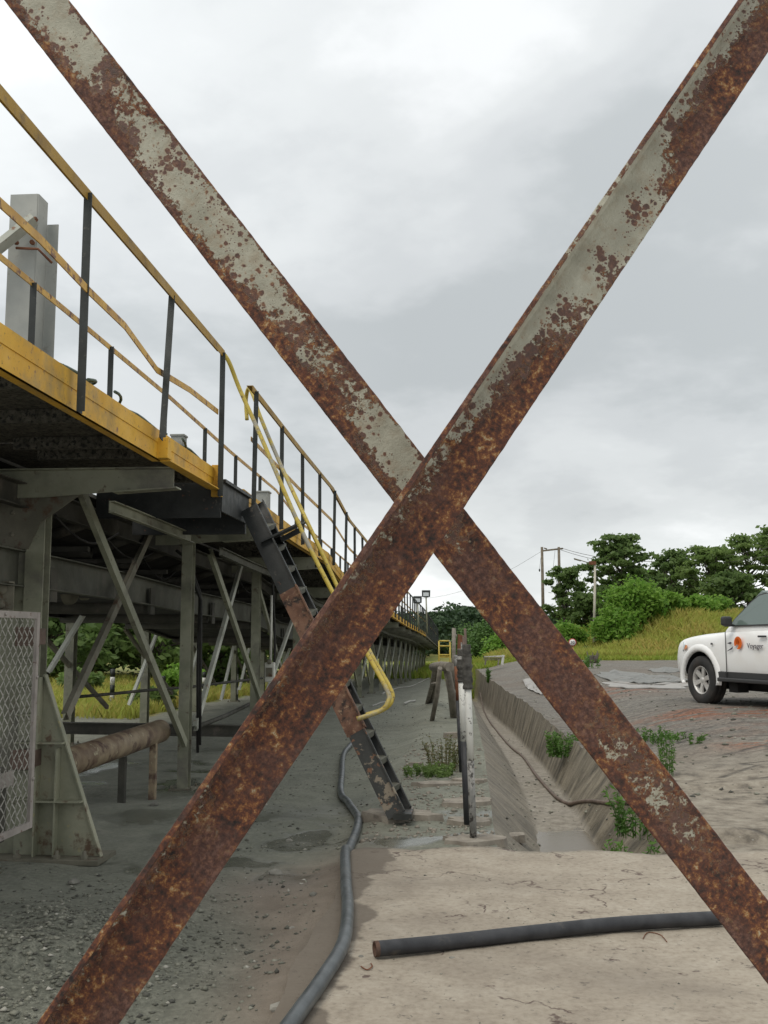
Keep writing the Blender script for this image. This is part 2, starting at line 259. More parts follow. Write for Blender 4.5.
# the rusted brace paint: local x runs along the bar (0..1 scaled by length), y across it
def brace_mat(name, L, W, rx, ry, seed):
    m, t, b = newmat(name); v = objc(t); mp = N(t, 'ShaderNodeMapping'); mp.inputs['Location'].default_value = (seed, seed * .7, 0)
    t.links.new(v, mp.inputs[0]); q = mp.outputs[0]
    sp = N(t, 'ShaderNodeSeparateXYZ'); t.links.new(v, sp.inputs[0])
    tl = mth(t, 'DIVIDE', sp.outputs[0], L); tw = mth(t, 'DIVIDE', sp.outputs[1], W)
    bx = ramp(t, tl, rx); by = ramp(t, tw, ry)
    n1 = noi(t, q, 20, 7, .66, .4); n2 = noi(t, q, 75, 5, .65); n3 = noi(t, q, 7, 3, .5)
    s = mth(t, 'ADD', mth(t, 'MULTIPLY', n1, .75), mth(t, 'MULTIPLY', n2, 1.15)); s = mth(t, 'ADD', s, mth(t, 'MULTIPLY', n3, .35))
    s = mth(t, 'ADD', mth(t, 'ADD', s, mth(t, 'MULTIPLY', mth(t, 'SUBTRACT', bx, .5), .8)), mth(t, 'MULTIPLY', mth(t, 'SUBTRACT', by, .5), .7))
    f = mth(t, 'MULTIPLY', mth(t, 'SUBTRACT', s, .79), 1.4, clamp=True)
    lo = mth(t, 'ADD', mth(t, 'ADD', mth(t, 'MULTIPLY', noi(t, q, 16, 3, .5), 1.6), .3), mth(t, 'ADD', mth(t, 'MULTIPLY', mth(t, 'SUBTRACT', bx, .5), .8), mth(t, 'MULTIPLY', mth(t, 'SUBTRACT', by, .5), .7)))
    wv = N(t, 'ShaderNodeVectorMath', operation='ADD'); t.links.new(q, wv.inputs[0]); nzc = N(t, 'ShaderNodeTexNoise'); nzc.inputs['Scale'].default_value = 130; t.links.new(q, nzc.inputs[0]); sc_ = N(t, 'ShaderNodeVectorMath', operation='SCALE'); sc_.inputs['Scale'].default_value = .006; t.links.new(nzc.outputs['Color'], sc_.inputs[0]); t.links.new(sc_.outputs[0], wv.inputs[1])
    thr = mth(t, 'MULTIPLY', mth(t, 'SUBTRACT', lo, .66), 1.35)
    sp1 = ramp(t, mth(t, 'ADD', mth(t, 'SUBTRACT', thr, vor(t, wv.outputs[0], 75)), .5), [(.5, 0.0), (.58, 1.0)]); sp2 = ramp(t, mth(t, 'ADD', mth(t, 'SUBTRACT', mth(t, 'MULTIPLY', thr, .8), vor(t, wv.outputs[0], 190)), .5), [(.5, 0.0), (.6, 1.0)])
    pits = mth(t, 'MAXIMUM', sp1, sp2)
    paint = ramp(t, noi(t, q, 14, 5), [(.35, (.27, .25, .185)), (.65, (.39, .365, .28))])
    paint = mix(t, mth(t, 'MULTIPLY', ramp(t, noi(t, q, 30, 4), [(.5, 0.0), (.7, .5)]), 1.0), paint, (.24, .17, .10))
    rc = ramp(t, mth(t, 'ADD', mth(t, 'MULTIPLY', noi(t, q, 95, 7, .72), .62), mth(t, 'MULTIPLY', noi(t, q, 26, 5, .6, .5), .38)),
              [(.38, (.014, .010, .008)), (.44, (.048, .021, .013)), (.49, (.090, .031, .017)), (.53, (.135, .046, .020)), (.565, (.23, .095, .030)), (.60, (.33, .19, .075)), (.63, (.38, .31, .21))])
    plain_r = ramp(t, noi(t, q, 110, 6, .75), [(.38, (.035, .018, .014)), (.5, (.088, .040, .029)), (.60, (.17, .088, .062))])
    rc = mix(t, ramp(t, noi(t, q, 9, 4, .5), [(.46, 0.0), (.62, .75)]), rc, plain_r)
    c = mix(t, ramp(t, f, [(.45, 0.0), (.50, .4), (.53, 1.0)]), paint, mix(t, ramp(t, f, [(.50, 0.0), (.60, 1.0)]), (.22, .095, .035), rc))
    halo = ramp(t, mth(t, 'ADD', mth(t, 'SUBTRACT', thr, vor(t, wv.outputs[0], 75)), .5), [(.40, 0.0), (.52, .5)])
    notr = ramp(t, f, [(.46, 1.0), (.53, 0.0)])
    c = mix(t, mth(t, 'MULTIPLY', halo, notr), c, (.27, .17, .09))
    c = mix(t, mth(t, 'MULTIPLY', pits, notr), c, mix(t, .45, rc, (.10, .045, .026)))
    t.links.new(c, b.inputs['Base Color'])
    t.links.new(ramp(t, f, [(.45, .5), (.55, .85)]), b.inputs['Roughness'])
    bump(t, b, mth(t, 'ADD', mth(t, 'MULTIPLY', ramp(t, f, [(.45, 0.0), (.53, 1.0)]), .5), mth(t, 'ADD', mth(t, 'MULTIPLY', n1, .8), mth(t, 'MULTIPLY', noi(t, q, 160, 4, .7), .45))), .9, .004)
    return m
# ------------------------------------------------------------------ mesh building
def nrm(v): return Vector(v).normalized()
def frame(p0, p1, up=(0, 0, 1)):
    d = (Vector(p1) - Vector(p0)).normalized(); u = Vector(up)
    if abs(d.dot(u.normalized())) > .98: u = Vector((0, 1, 0))
    s = d.cross(u).normalized(); return d, s, s.cross(d)
class MB:
    def __init__(self): self.v = []; self.f = []; self.sm = []
    def add(self, vs, fs, smooth=False):
        o = len(self.v); self.v += [tuple(a) for a in vs]; self.f += [tuple(i + o for i in f) for f in fs]; self.sm += [smooth] * len(fs); return self
    def box(self, c, s, R=None):
        c = Vector(c); h = Vector(s) / 2; vs = []
        for dx in (-1, 1):
            for dy in (-1, 1):
                for dz in (-1, 1):
                    q = Vector((dx * h.x, dy * h.y, dz * h.z)); vs.append(c + (R @ q if R else q))
        return self.add(vs, [(0, 1, 3, 2), (4, 6, 7, 5), (0, 4, 5, 1), (2, 3, 7, 6), (0, 2, 6, 4), (1, 5, 7, 3)])
    def extrude(self, prof, p0, p1, up=(0, 0, 1), steps=1):
        # prof: list of (side, up) offsets
        p0 = Vector(p0); p1 = Vector(p1); d, s, u = frame(p0, p1, up); n = len(prof); vs = []
        for k in range(steps + 1):
            c = p0.lerp(p1, k / steps); vs += [c + s * a + u * b for a, b in prof]
        fs = [(k * n + i, k * n + (i + 1) % n, (k + 1) * n + (i + 1) % n, (k + 1) * n + i) for k in range(steps) for i in range(n)]
        fs += [tuple(range(n))[::-1], tuple(range(steps * n, steps * n + n))]
        return self.add(vs, fs)
    def bar(self, p0, p1, w, h, up=(0, 0, 1)):
        return self.extrude([(-w / 2, -h / 2), (w / 2, -h / 2), (w / 2, h / 2), (-w / 2, h / 2)], p0, p1, up)
    def ell(self, p0, p1, a, t, up=(0, 0, 1), sx=1, sz=1):
        pr = [(0, 0), (a, 0), (a, t), (t, t), (t, a), (0, a)]
        return self.extrude([(x * sx, z * sz) for x, z in pr], p0, p1, up)
    def ibeam(self, p0, p1, w, h, t, up=(0, 0, 1)):
        a, b = w / 2, h / 2; k = t / 2
        return self.extrude([(-a, -b), (a, -b), (a, -b + t), (k, -b + t), (k, b - t), (a, b - t), (a, b), (-a, b), (-a, b - t), (-k, b - t), (-k, -b + t), (-a, -b + t)], p0, p1, up)
    def chan(self, p0, p1, w, h, t, up=(0, 0, 1), flip=1):
        pr = [(0, -h / 2), (w, -h / 2), (w, -h / 2 + t), (t, -h / 2 + t), (t, h / 2 - t), (w, h / 2 - t), (w, h / 2), (0, h / 2)]
        return self.extrude([(x * flip, z) for x, z in pr], p0, p1, up)
    def tube(self, pts, r, n=10, caps=True):
        pts = [Vector(p) for p in pts]; m = len(pts); rs = r if isinstance(r, (list, tuple)) else [r] * m; vs = []; s = None
        for i, p in enumerate(pts):
            d = (pts[min(i + 1, m - 1)] - pts[max(i - 1, 0)]).normalized()
            if s is None:
                u = Vector((0, 0, 1)) if abs(d.z) < .9 else Vector((0, 1, 0)); s = d.cross(u).normalized()
            else: s = (s - d * s.dot(d)).normalized()
            u = s.cross(d)
            vs += [p + (s * math.cos(2 * PI * k / n) + u * math.sin(2 * PI * k / n)) * rs[i] for k in range(n)]
        fs = [(i * n + k, i * n + (k + 1) % n, (i + 1) * n + (k + 1) % n, (i + 1) * n + k) for i in range(m - 1) for k in range(n)]
        self.add(vs, fs, True)
        if caps:
            o = len(self.v) - m * n; self.f += [tuple(range(o, o + n))[::-1], tuple(range(o + (m - 1) * n, o + m * n))]; self.sm += [False, False]
        return self
    def lathe(self, c, axis, prof, n=24):
        c = Vector(c); d = nrm(axis); u = Vector((0, 0, 1)) if abs(d.z) < .9 else Vector((1, 0, 0)); s = d.cross(u).normalized(); u = s.cross(d); m = len(prof)
        vs = [c + d * a + (s * math.cos(2 * PI * k / n) + u * math.sin(2 * PI * k / n)) * r for (r, a) in prof for k in range(n)]
        fs = [(i * n + k, i * n + (k + 1) % n, (i + 1) * n + (k + 1) % n, (i + 1) * n + k) for i in range(m - 1) for k in range(n)]
        return self.add(vs, fs, True)
    def prism(self, poly, t):
        # poly: 3D points (planar), thickness vector t
        n = len(poly); t = Vector(t); vs = [Vector(p) for p in poly] + [Vector(p) + t for p in poly]
        return self.add(vs, [tuple(range(n))[::-1], tuple(range(n, 2 * n))] + [(i, (i + 1) % n, n + (i + 1) % n, n + i) for i in range(n)])
    def build(self, name, mat, parent=None, bevel=0):
        me = bpy.data.meshes.new(name); me.from_pydata(self.v, [], self.f); me.materials.append(MATS[mat] if isinstance(mat, str) else mat)
        me.polygons.foreach_set('use_smooth', self.sm); bm = bmesh.new(); bm.from_mesh(me)
        bmesh.ops.recalc_face_normals(bm, faces=bm.faces); bm.to_mesh(me); bm.free(); me.update()
        o = bpy.data.objects.new(name, me); COL.objects.link(o)
        if parent is not None:
            o.parent = parent; o.matrix_parent_inverse = parent_world(parent).inverted()
        if bevel:
            md = o.modifiers.new('bevel', 'BEVEL'); md.width = bevel; md.segments = 2; md.limit_method = 'ANGLE'
        return o
def parent_world(p):
    m = p.matrix_basis
    while p.parent: m = p.parent.matrix_basis @ m if p.parent.parent is None else m; p = p.parent
    return m
def tag(o, label=None, cat=None, group=None, kind=None):
    if label: o['label'] = label
    if cat: o['category'] = cat
    if group: o['group'] = group
    if kind: o['kind'] = kind
    return o
def empty(name, loc, rz=0, label=None, cat=None, group=None):
    o = bpy.data.objects.new(name, None); COL.objects.link(o); o.location = loc; o.rotation_euler.z = rz; o.empty_display_size = .2
    return tag(o, label, cat, group)
def child(mb, name, mat, root, bevel=0): return mb.build(name, mat, root, bevel)
def local(mb, name, mat, root, bevel=0):
    o = mb.build(name, mat, None, bevel); o.parent = root; return o
def copy_tree(o, parent=None):
    c = o.copy(); COL.objects.link(c); c.parent = parent
    for ch in [x for x in bpy.data.objects if x.parent == o]: copy_tree(ch, c)
    return c
def soup(name, V, Fq, mat, parent=None):
    # V (n,3), Fq (m,k) numpy
    me = bpy.data.meshes.new(name); k = Fq.shape[1]; me.vertices.add(len(V)); me.vertices.foreach_set('co', V.astype(np.float32).ravel())
    me.loops.add(Fq.size); me.loops.foreach_set('vertex_index', Fq.astype(np.int32).ravel()); me.polygons.add(len(Fq))
    me.polygons.foreach_set('loop_start', np.arange(0, Fq.size, k, dtype=np.int32)); me.polygons.foreach_set('loop_total', np.full(len(Fq), k, dtype=np.int32))
    me.update(calc_edges=True); me.validate(); me.materials.append(MATS[mat]); o = bpy.data.objects.new(name, me); COL.objects.link(o)
    if parent is not None: o.parent = parent
    return o
# ------------------------------------------------------------------ terrain
def ss(a, b, x):
    t = min(1, max(0, (x - a) / (b - a) if b > a else 1 - (x - b) / (a - b))); return t * t * (3 - 2 * t)
def lerpt(tab, x):
    if x <= tab[0][0]: return tab[0][1]
    for (a, va), (b, vb) in zip(tab, tab[1:]):
        if x <= b: return va + (vb - va) * (x - a) / (b - a)
    return tab[-1][1]
RL = [(8, .20), (15, .20), (24, .10), (38, -.10), (50, -.2)]
BL = [(8, .70), (14, .72), (18, .68), (24, .52), (38, .12), (50, .0)]
BR = [(8, 1.22), (17, 1.18), (24, 1.02), (38, .42), (50, .1)]
RR = [(8, 1.75), (12, 1.60), (15, 1.46), (24, 1.22), (38, .55), (50, .2)]
BASE = [(0, 0), (26, 0), (59, -.85), (80, -1.0), (110, -.6), (1500, 6)]
def nz(x, y, s, seed=0): return noise.noise(Vector((x * s + seed, y * s - seed, seed * .37)))
def mound(x, y):
    f = lerpt([(4.5, 0), (6.3, .3), (7.4, .9), (8.5, 1.5), (9.7, 1.95), (11, 2.15), (15, 2.0), (30, 2.2), (60, 2)], x)
    return f * ss(47.5, 57, y) + .25 * nz(x, y, .35) * ss(47, 50, y)
def HL(x, y):      # left, muddy side
    z = -.17 + .14 * ss(-1.4, -.6, x) + lerpt(BASE, y)
    z += .05 * nz(x, y, .9, 3) + .018 * nz(x, y, 4.2, 5) + .006 * nz(x, y, 14, 8)
    z += .24 * math.exp(-(((x + 2.35) / .75) ** 2 + ((y - 5.2) / 1.3) ** 2)) * (1 + .5 * nz(x, y, 3.5, 2))
    z += .06 * math.exp(-(((x + 1.75) / .5) ** 2 + ((y - 6.6) / .9) ** 2))
    if x < -9 and y > 20: z += .5 * ss(20, 45, y) * ss(-9, -14, x)
    z += .3 * ss(80, 110, y) * nz(x, y, .05)
    if y < 8: z -= .22 * ss(-.62, -.30, x)
    return z
def HR(x, y):      # right yard
    k = ss(0, 2.2, x - lerpt(RR, y))
    z = .08 * ss(8.4, 8.5, y) + (.40 * ss(9.2, 14.5, y)) * (.05 + .95 * k) + .03 * ss(10.6, 10.68, y) - .03 * ss(11.5, 11.6, y)
    z *= (1 - .6 * ss(60, 90, y) * (1 if x < 8 else 0))
    z += .022 * nz(x, y, 1.1, 4) * ss(8, 10, y) + .008 * nz(x, y, 6, 2) * ss(8.2, 9, y)
    if x < 4.5: z += (lerpt(BASE, y) ) * ss(48, 80, y)
    z += ss(.35, 0, x - lerpt(RR, y)) * (.05 * nz(x * .3, y, 2.1, 12) + .03 * nz(0, y, 6, 3)) if y > 8.2 and y < 46 else 0
    return z + mound(x, y)
def floorz(y): return max(-.51 + .07 * ss(10.6, 12, y) - .022 * max(0, y - 12), -1.3)
def H(x, y):
    if y < 8.02 and x > -.62: return 0.0
    if x < lerpt(RL, y) : return HL(x, y)
    a, b_, c_, d_ = (lerpt(q, y) for q in (RL, BL, BR, RR)); fz = floorz(y)
    if x > d_: return HR(x, y)
    if y > 50: return lerpt(BASE, y)
    if x < b_: return HL(a, y) + (fz - HL(a, y)) * (x - a) / (b_ - a)
    if x < c_: return fz
    return fz + (HR(d_, y) - fz) * (x - c_) / (d_ - c_)
def GH(px, py, lift=0.0):
    r = ray(px, py); t = 2.0
    while t < 400:
        p = CAM + r * t
        if p.z <= H(p.x, p.y) + lift: break
        t *= 1.004
    return CAM + r * t
def span(a, b, s): return list(np.arange(a, b - s * .25, s))
ys = span(-4, 3, .5) + span(3, 12, .07) + span(12, 24, .16) + span(24, 50, .5) + span(50, 110, 1.5) + [110, 130, 170, 250, 500, 1500]
yr = [y for y in ys if y >= 8.0]; yr[0] = 8.02
def sheet(name, rows, xf, zf, mat, attrs=None):
    nx = len(xf(rows[0])); V = []; A = {k: [] for k in (attrs or {})}
    for y in rows:
        for x in xf(y):
            z = zf(x, y); V.append((x, y, z))
            for k, fn in (attrs or {}).items(): A[k].append(fn(x, y, z))
    V = np.array(V); i = np.arange(len(rows) - 1)[:, None] * nx + np.arange(nx - 1)[None, :]; i = i.ravel()
    Fq = np.stack([i, i + 1, i + nx + 1, i + nx], 1); o = soup(name, V, Fq, mat)
    o.data.polygons.foreach_set('use_smooth', [True] * len(Fq))
    for k in A:
        a = o.data.attributes.new(k, 'FLOAT', 'POINT'); a.data.foreach_set('value', np.array(A[k], dtype=np.float32))
    tag(o, kind='structure'); return o
offL = [-900, -300, -120, -70, -45] + span(-32, -12, 1.2) + span(-12, -6, .4) + span(-6, 0, .075) + [0.0]
def gL(x, y, z):
    g = ss(20.5, 23.5, y + 1.5 * nz(x, y, .3)) * ss(-6.2, -7.6, x) + ss(60, 72, y); return min(1, g)
def blob(cx, cy, rx, ry): return lambda x, y: math.exp(-(((x - cx) / rx) ** 2 + ((y - cy) / ry) ** 2))
B1 = blob(-.95, 6.6, .35, 1.8); B2 = blob(-1.25, 7.2, .5, .7); B3 = blob(-.7, 5.2, .35, 1.2)
sheet('muddy_ground', ys, lambda y: [lerpt(RL, y) + a for a in offL], HL, 'ground_mud', {
    'coarse': lambda x, y, z: min(1, 1.2 * math.exp(-(((x + 2.4) / 1.1) ** 2 + ((y - 5.0) / 1.6) ** 2)) + max(0, nz(x, y, .8, 31)) * 1.2),
    'grass': gL, 'brown': lambda x, y, z: min(1, B1(x, y) + B2(x, y) + B3(x, y)),
    'wet': lambda x, y, z: min(1, ss(6.8, 7.8, y) * (1 - ss(9.5, 12, y)) + (ss(11, 12, y) * (1 - ss(14, 18, y)) if x < -3 else 0))})
offR = [0.0] + span(.05, 3, .09) + span(3, 8, .16) + span(8, 24, .5) + [24, 28, 34, 45, 70, 120, 300, 900]
R1 = blob(3.9, 15.6, 1.5, .9); R2 = blob(5.0, 13.6, 1.3, .3); R3 = blob(3.5, 12.7, .5, .3); R4 = blob(3.2, 22, .8, 1.4)
sheet('yard_pavement', yr, lambda y: [lerpt(RR, y) + a for a in offR], HR, 'ground_yard', {
    'grass': lambda x, y, z: min(1, ss(44.5, 47, y + .6 * nz(x, y, .5))), 'brown': lambda x, y, z: min(1, 1.3 * (R1(x, y) + R2(x, y) + R3(x, y) + .6 * R4(x, y)))})
def dx(y):
    a, b_, c_, d_ = (lerpt(q, y) for q in (RL, BL, BR, RR))
    return [a + (b_ - a) * k / 9 for k in range(9)] + [b_ + (c_ - b_) * k / 8 for k in range(8)] + [c_ + (d_ - c_) * k / 8 for k in range(9)]
def dz(x, y):
    a, b_, c_, d_ = (lerpt(q, y) for q in (RL, BL, BR, RR)); fz = floorz(y); rg = .022 * nz(x, y, 4, 6) + .012 * nz(x, y, 11, 2)
    if y > 50: return lerpt(BASE, y)
    if x <= a + 1e-6: return HL(a, y)
    if x >= d_ - 1e-6: return HR(d_, y)
    if x < b_: return HL(a, y) + (fz - HL(a, y)) * ((x - a) / (b_ - a)) + rg
    if x < c_: return fz + rg * .9
    return fz + (HR(d_, y) - fz) * ((x - c_) / (d_ - c_)) + rg
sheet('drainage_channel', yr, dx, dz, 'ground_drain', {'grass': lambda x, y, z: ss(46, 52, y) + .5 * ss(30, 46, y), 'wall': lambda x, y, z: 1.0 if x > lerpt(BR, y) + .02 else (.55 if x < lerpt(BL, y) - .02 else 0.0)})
# foreground slab, with its broken edge over the channel
sy = span(1.5, 7.9, .08) + [7.9]; sxs = span(-.85, 2.6, .07) + span(2.6, 9, .3) + [9, 14, 30]
def slab_y(x): return 8.02 + .16 * nz(x, 0, 2.2, 9) + .06 * nz(x, 0, 9, 1) + .10 * ss(1.6, 2.4, x) - .05 * ss(.2, .6, x) * (1 - ss(1.2, 1.6, x))
V = []; BRN = []
for j, y0 in enumerate(sy):
    for x in sxs:
        y = 1.5 + (slab_y(x) - 1.5) * (y0 - 1.5) / 6.4; xx = x
        if x == sxs[0]: xx = x + .06 * nz(0, y, 1.6, 2)
        z = .004 + .010 * nz(xx, y, 1.5, 5) + .006 * nz(xx, y, 7, 3); z = max(z, -.002)
        V.append((xx, y, z)); BRN.append(.95 * (1 - ss(-.80, -.42, xx + .12 * nz(xx, y, 1.3, 8))) )
nx = len(sxs); ny = len(sy)
for x in sxs: V.append((x, slab_y(x) + .02, -.9)); BRN.append(0)
V = np.array(V); i = (np.arange(ny)[:, None] * nx + np.arange(nx - 1)[None, :]).ravel()
o = soup('concrete_slab', V, np.stack([i, i + 1, i + nx + 1, i + nx], 1), 'ground_slab'); tag(o, kind='structure')
a = o.data.attributes.new('brown', 'FLOAT', 'POINT'); a.data.foreach_set('value', np.array(BRN, dtype=np.float32))
# puddle in the near end of the channel
pm = MB(); pts = []
for k in range(40):
    yy = 8.1 + 3.8 * k / 39
    pts.append((lerpt(BL, yy) - .07, yy, -.467))
for k in range(40):
    yy = 11.9 - 3.8 * k / 39; pts.append((lerpt(BR, yy) + .05, yy, -.467))
pm.add(pts, [tuple(range(80))]); tag(pm.build('channel_water', 'water'), kind='structure')
# ------------------------------------------------------------------ the two rusted braces in front
def brace(name, b0, b1, W, mat_args, label, flange_side, depth_dir):
    p0, p1 = b0, b1; L = (p1 - p0).length; x = (p1 - p0).normalized(); mid = (p0 + p1) / 2
    n = (CAM - mid); n = (n - x * n.dot(x)).normalized(); y = n.cross(x)          # local z towards the photographer's side
    T = .009; D = .05
    if flange_side == 'top': prof = [(0, 0), (W, 0), (W, -T), (0, -T)]
    # web in the x-y plane, flange at one edge
    mb = MB(); segs = 520
    if depth_dir > 0: prof = [(0, D), (T, D), (T * 1.0, .006), (T + .006, 0), (W - .002, 0), (W, -.002), (W, -T), (0, -T)]
    else: prof = [(0, -.002), (.002, 0), (W - .002, 0), (W, -.002), (W, -T), (T + .005, -T), (T, -T - .005), (T, -D), (0, -D)]
    n_ = len(prof); jit = lambda k, a, b: (a + (.0009 * noise.noise(Vector((k * .35, a * 90, b * 90 + W))) if a < .001 or a > W - .003 else 0), b + .0007 * noise.noise(Vector((k * .22, a * 40, 7 + b * 40))))
    vs = [(L * k / segs, *jit(k, a, b)) for k in range(segs + 1) for a, b in prof]
    fs = [(k * n_ + i, k * n_ + (i + 1) % n_, (k + 1) * n_ + (i + 1) % n_, (k + 1) * n_ + i) for k in range(segs) for i in range(n_)]
    fs += [tuple(range(n_)), tuple(range(segs * n_, segs * n_ + n_))]
    mb.add(vs, fs); m = brace_mat(name + '_paint', L, W, *mat_args); o = mb.build('steel_brace', m, None, .0012)
    o.matrix_world = Matrix(((x.x, y.x, n.x, p0.x), (x.y, y.y, n.y, p0.y), (x.z, y.z, n.z, p0.z), (0, 0, 0, 1)))
    return tag(o, label, 'steel brace', 'rusty steel braces crossing in the foreground'), y
def PD(px, py, dep):   # point at distance along the view axis
    r = fwd * F + rgt * (px - CX) + upv * (CY - py); return CAM + r * (dep / F)
# front bar '/': right edge first (local y=0 is the flange edge: n x x)
def ext(a, b, e): return a + (a - b) * e, b + (b - a) * e
# local y = n cross x ; choose direction so that y=0 is the upper-left edge: run from top-right to bottom-left
q0, q1 = ext(PD(738, 0, 1.98), PD(37, 1024, 1.565), .12)
rx1 = [(0.0, .52), (.10, .56), (.22, .58), (.26, .02), (.35, .08), (.42, .48), (.50, .78), (.58, .85), (.66, .92), (.85, .95), (1.0, 1.0)]
ry1 = [(0.0, .95), (.080, .95), (.092, .08), (.28, .20), (.50, .60), (.75, .78), (.92, .85), (1.0, .95)]
brace('brace_front', q0, q1, .1035, (rx1, ry1, 3.1), 'rusty angle iron bar in front, rising from bottom left to top right', 'top', 1)
# back bar '\' : edge y=0 is the lower-left edge: run from top-left to bottom-right
q0, q1 = ext(PD(4, 0, 1.86), PD(799, 1024, 1.86), .12)
# y = n x x : check the side
rx2 = [(0.0, .25), (.15, .27), (.19, .60), (.23, .27), (.31, .30), (.36, .45), (.42, .60), (.46, .25), (.505, .35), (.55, .95), (.66, .90), (.70, .58), (.76, .60), (.80, .80), (.86, .90), (.90, .42), (1.0, .7)]
ry2 = [(0.0, .95), (.14, .80), (.35, .42), (.70, .38), (.92, .5), (1.0, .9)]
o2, yd = brace('brace_back', q0, q1, .0925, (rx2[::1], ry2, 9.4), 'rusty flat faced bar behind, falling from top left to bottom right', 'low', -1)
# ------------------------------------------------------------------ conveyor gantry
DECK = [(4, 3.18), (9, 3.15), (11, 3.12), (14, 3.03), (17.4, 2.97), (20, 2.70), (23.3, 2.60), (40, 2.07), (55, 1.77), (66, 1.35), (76, .95), (80, .8)]
def dk(d): return lerpt(DECK, d)
XO, XI, XC, XF = -2.31, -3.28, -3.32, -6.35      # outer rail, inner rail, near columns, far columns
gan = empty('conveyor_gantry', (-4.4, 8.3, -.15), 0, 'long elevated conveyor on grey steel legs with yellow-edged walkway', 'conveyor')
C = lambda mb, n, m, bev=0: child(mb, n, m, gan, bev)
gaps = [(3.6, 7.72), (7.76, 9.42), (10.7, 14), (14, 17.4), (17.4, 20), (20, 25), (25, 30), (30, 36), (36, 42), (42, 50), (50, 58), (58, 70), (70, 80)]
for i, (a, b_) in enumerate(gaps):
    za, zb = dk(a), dk(b_)
    # yellow edge channel with a welded seam line
    mb = MB(); hgt = .235 if i == 0 else .20
    mb.prism([(XO - .06, a, za), (XO - .06, b_, zb), (XO - .06, b_, zb - hgt), (XO - .06, a, za - hgt)], (.008, 0, 0))
    mb.prism([(XO - .052, a, za), (XO - .052, b_, zb), (XO - .052, b_, zb - .10), (XO - .052, a, za - .10)], (.006, 0, 0))
    mb.prism([(XO - .052, a, za - hgt + .012), (XO - .052, b_, zb - hgt + .012), (XO - .052, b_, zb - hgt), (XO - .052, a, za - hgt)], (-.06, 0, 0))
    mb.prism([(XO - .06, a, za), (XO - .06, b_, zb), (XO - .06, b_, zb - .012), (XO - .06, a, za - .012)], (-.06, 0, 0))
    C(mb, 'edge_beam', 'yellow_paint' if b_ < 62 else 'steel_mud')
    mb = MB(); mb.prism([(XO - .125, a, za - .03), (XO - .125, b_, zb - .03), (XO - .125, b_, zb - .07), (XO - .125, a, za - .07)], (-1.5, 0, 0))
    nr = int((b_ - a) / .9) + 1
    for k in range(nr):
        y = a + .2 + (b_ - a - .4) * k / max(1, nr - 1); z = dk(y)
        mb.box((XO - .6, y, z - .12), (1.05, .05, .09))
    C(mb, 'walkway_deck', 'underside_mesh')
# toe of the first beam, stepped end plates
mb = MB(); mb.box((XO - .02, 7.70, dk(7.7) - .14), (.10, .10, .16)); mb.box((XO - .025, 9.44, dk(9.4) - .12), (.10, .05, .3)); mb.box((XO - .02, 8.6, dk(8.6) - .22), (.09, 1.7, .012)); C(mb, 'end_plate', 'yellow_paint', .004)
# columns at both rows with cross beams, every 3.9 m
cols = [8.3, 12.1, 16.1] + [16.1 + 3.9 * k for k in range(1, 17)]
def gz(x, y): return H(x, y)
def column(x, y, ztop, w, near):
    z0 = gz(x, y); mb = MB(); mb.ibeam((x, y, z0 + .012), (x, y, ztop), w, w * 1.15, .012, (0, 1, 0))
    c = C(mb, 'support_column', 'steel_grey')
    bp = MB(); bp.box((x, y, z0 + .0), (w + .16, w + .16, .03))
    for sx_ in (-1, 1):
        for sy_ in (-1, 1): bp.tube([(x + sx_ * (w / 2 + .05), y + sy_ * (w / 2 + .05), z0 + .01), (x + sx_ * (w / 2 + .05), y + sy_ * (w / 2 + .05), z0 + .05)], .014, 6)
    bo = bp.build('base_plate', 'steel_mud'); bo.parent = c
    return c
for i, y in enumerate(cols):
    zt = dk(y) - .24; y -= .33
    if i > 0: column(XC, y + .33, zt, .125, True)
    column(XF, y + (.5 if i else 2.9), zt - .1, .14, False)
    # cantilever cross beam, tapered to the walkway edge
    mb = MB(); w = .07
    mb.prism([(XO - .07, y + .2, zt + .02), (XO - .07, y + .2, zt - .13), (XC + .45, y + .2, zt - .16), (XC - .15, y + .2, zt - .20), (-6.6, y + .2, zt - .24), (-6.6, y + .2, zt + .02)], (0, .012, 0))
    mb.prism([(XO - .03, y + .14, zt + .032), (XO - .03, y + .28, zt + .032), (-6.6, y + .28, zt + .032), (-6.6, y + .14, zt + .032)], (0, 0, -.012))
    mb.prism([(XO - .03, y + .14, zt - .13), (XO - .03, y + .28, zt - .13), (XC + .45, y + .28, zt - .16), (XC + .45, y + .14, zt - .16)], (0, 0, -.012))
    C(mb, 'cross_beam', 'steel_grey')
# the big portal leg nearest the camera
y0 = 8.3; z0 = gz(XC, y0)
mb = MB(); zt = dk(y0) - .26
mb.box((-3.770, y0, (z0 + zt) / 2), (.26, .02, zt - z0)); mb.chan((-3.630, y0 + .06, z0), (-3.630, y0 + .06, zt), .13, .17, .012, (0, 1, 0), -1)
mb.prism([(-3.640, y0 - .05, z0), (-3.480, y0 - .05, z0), (-3.480, y0 - .05, zt - .3), (-3.640, y0 - .05, zt - .3)], (0, .015, 0))
for zz_ in [z0 + .25 + .22 * k for k in range(7)]: mb.box((-3.560, y0 - .09, zz_), (.15, .09, .012))
leg = C(mb, 'portal_leg', 'steel_grey', .003)
def sub(mb, n, m, par, bev=0):
    o = mb.build(n, m, None, bev); o.parent = par; return o
mb = MB(); mb.prism([(-4.000, y0 - .07, zt - .02), (-3.05, y0 - .07, zt - .02), (-3.05, y0 - .07, zt - .06), (-3.510, y0 - .07, zt - .38), (-3.610, y0 - .07, zt - .60), (-3.970, y0 - .07, zt - .60)], (0, .014, 0))
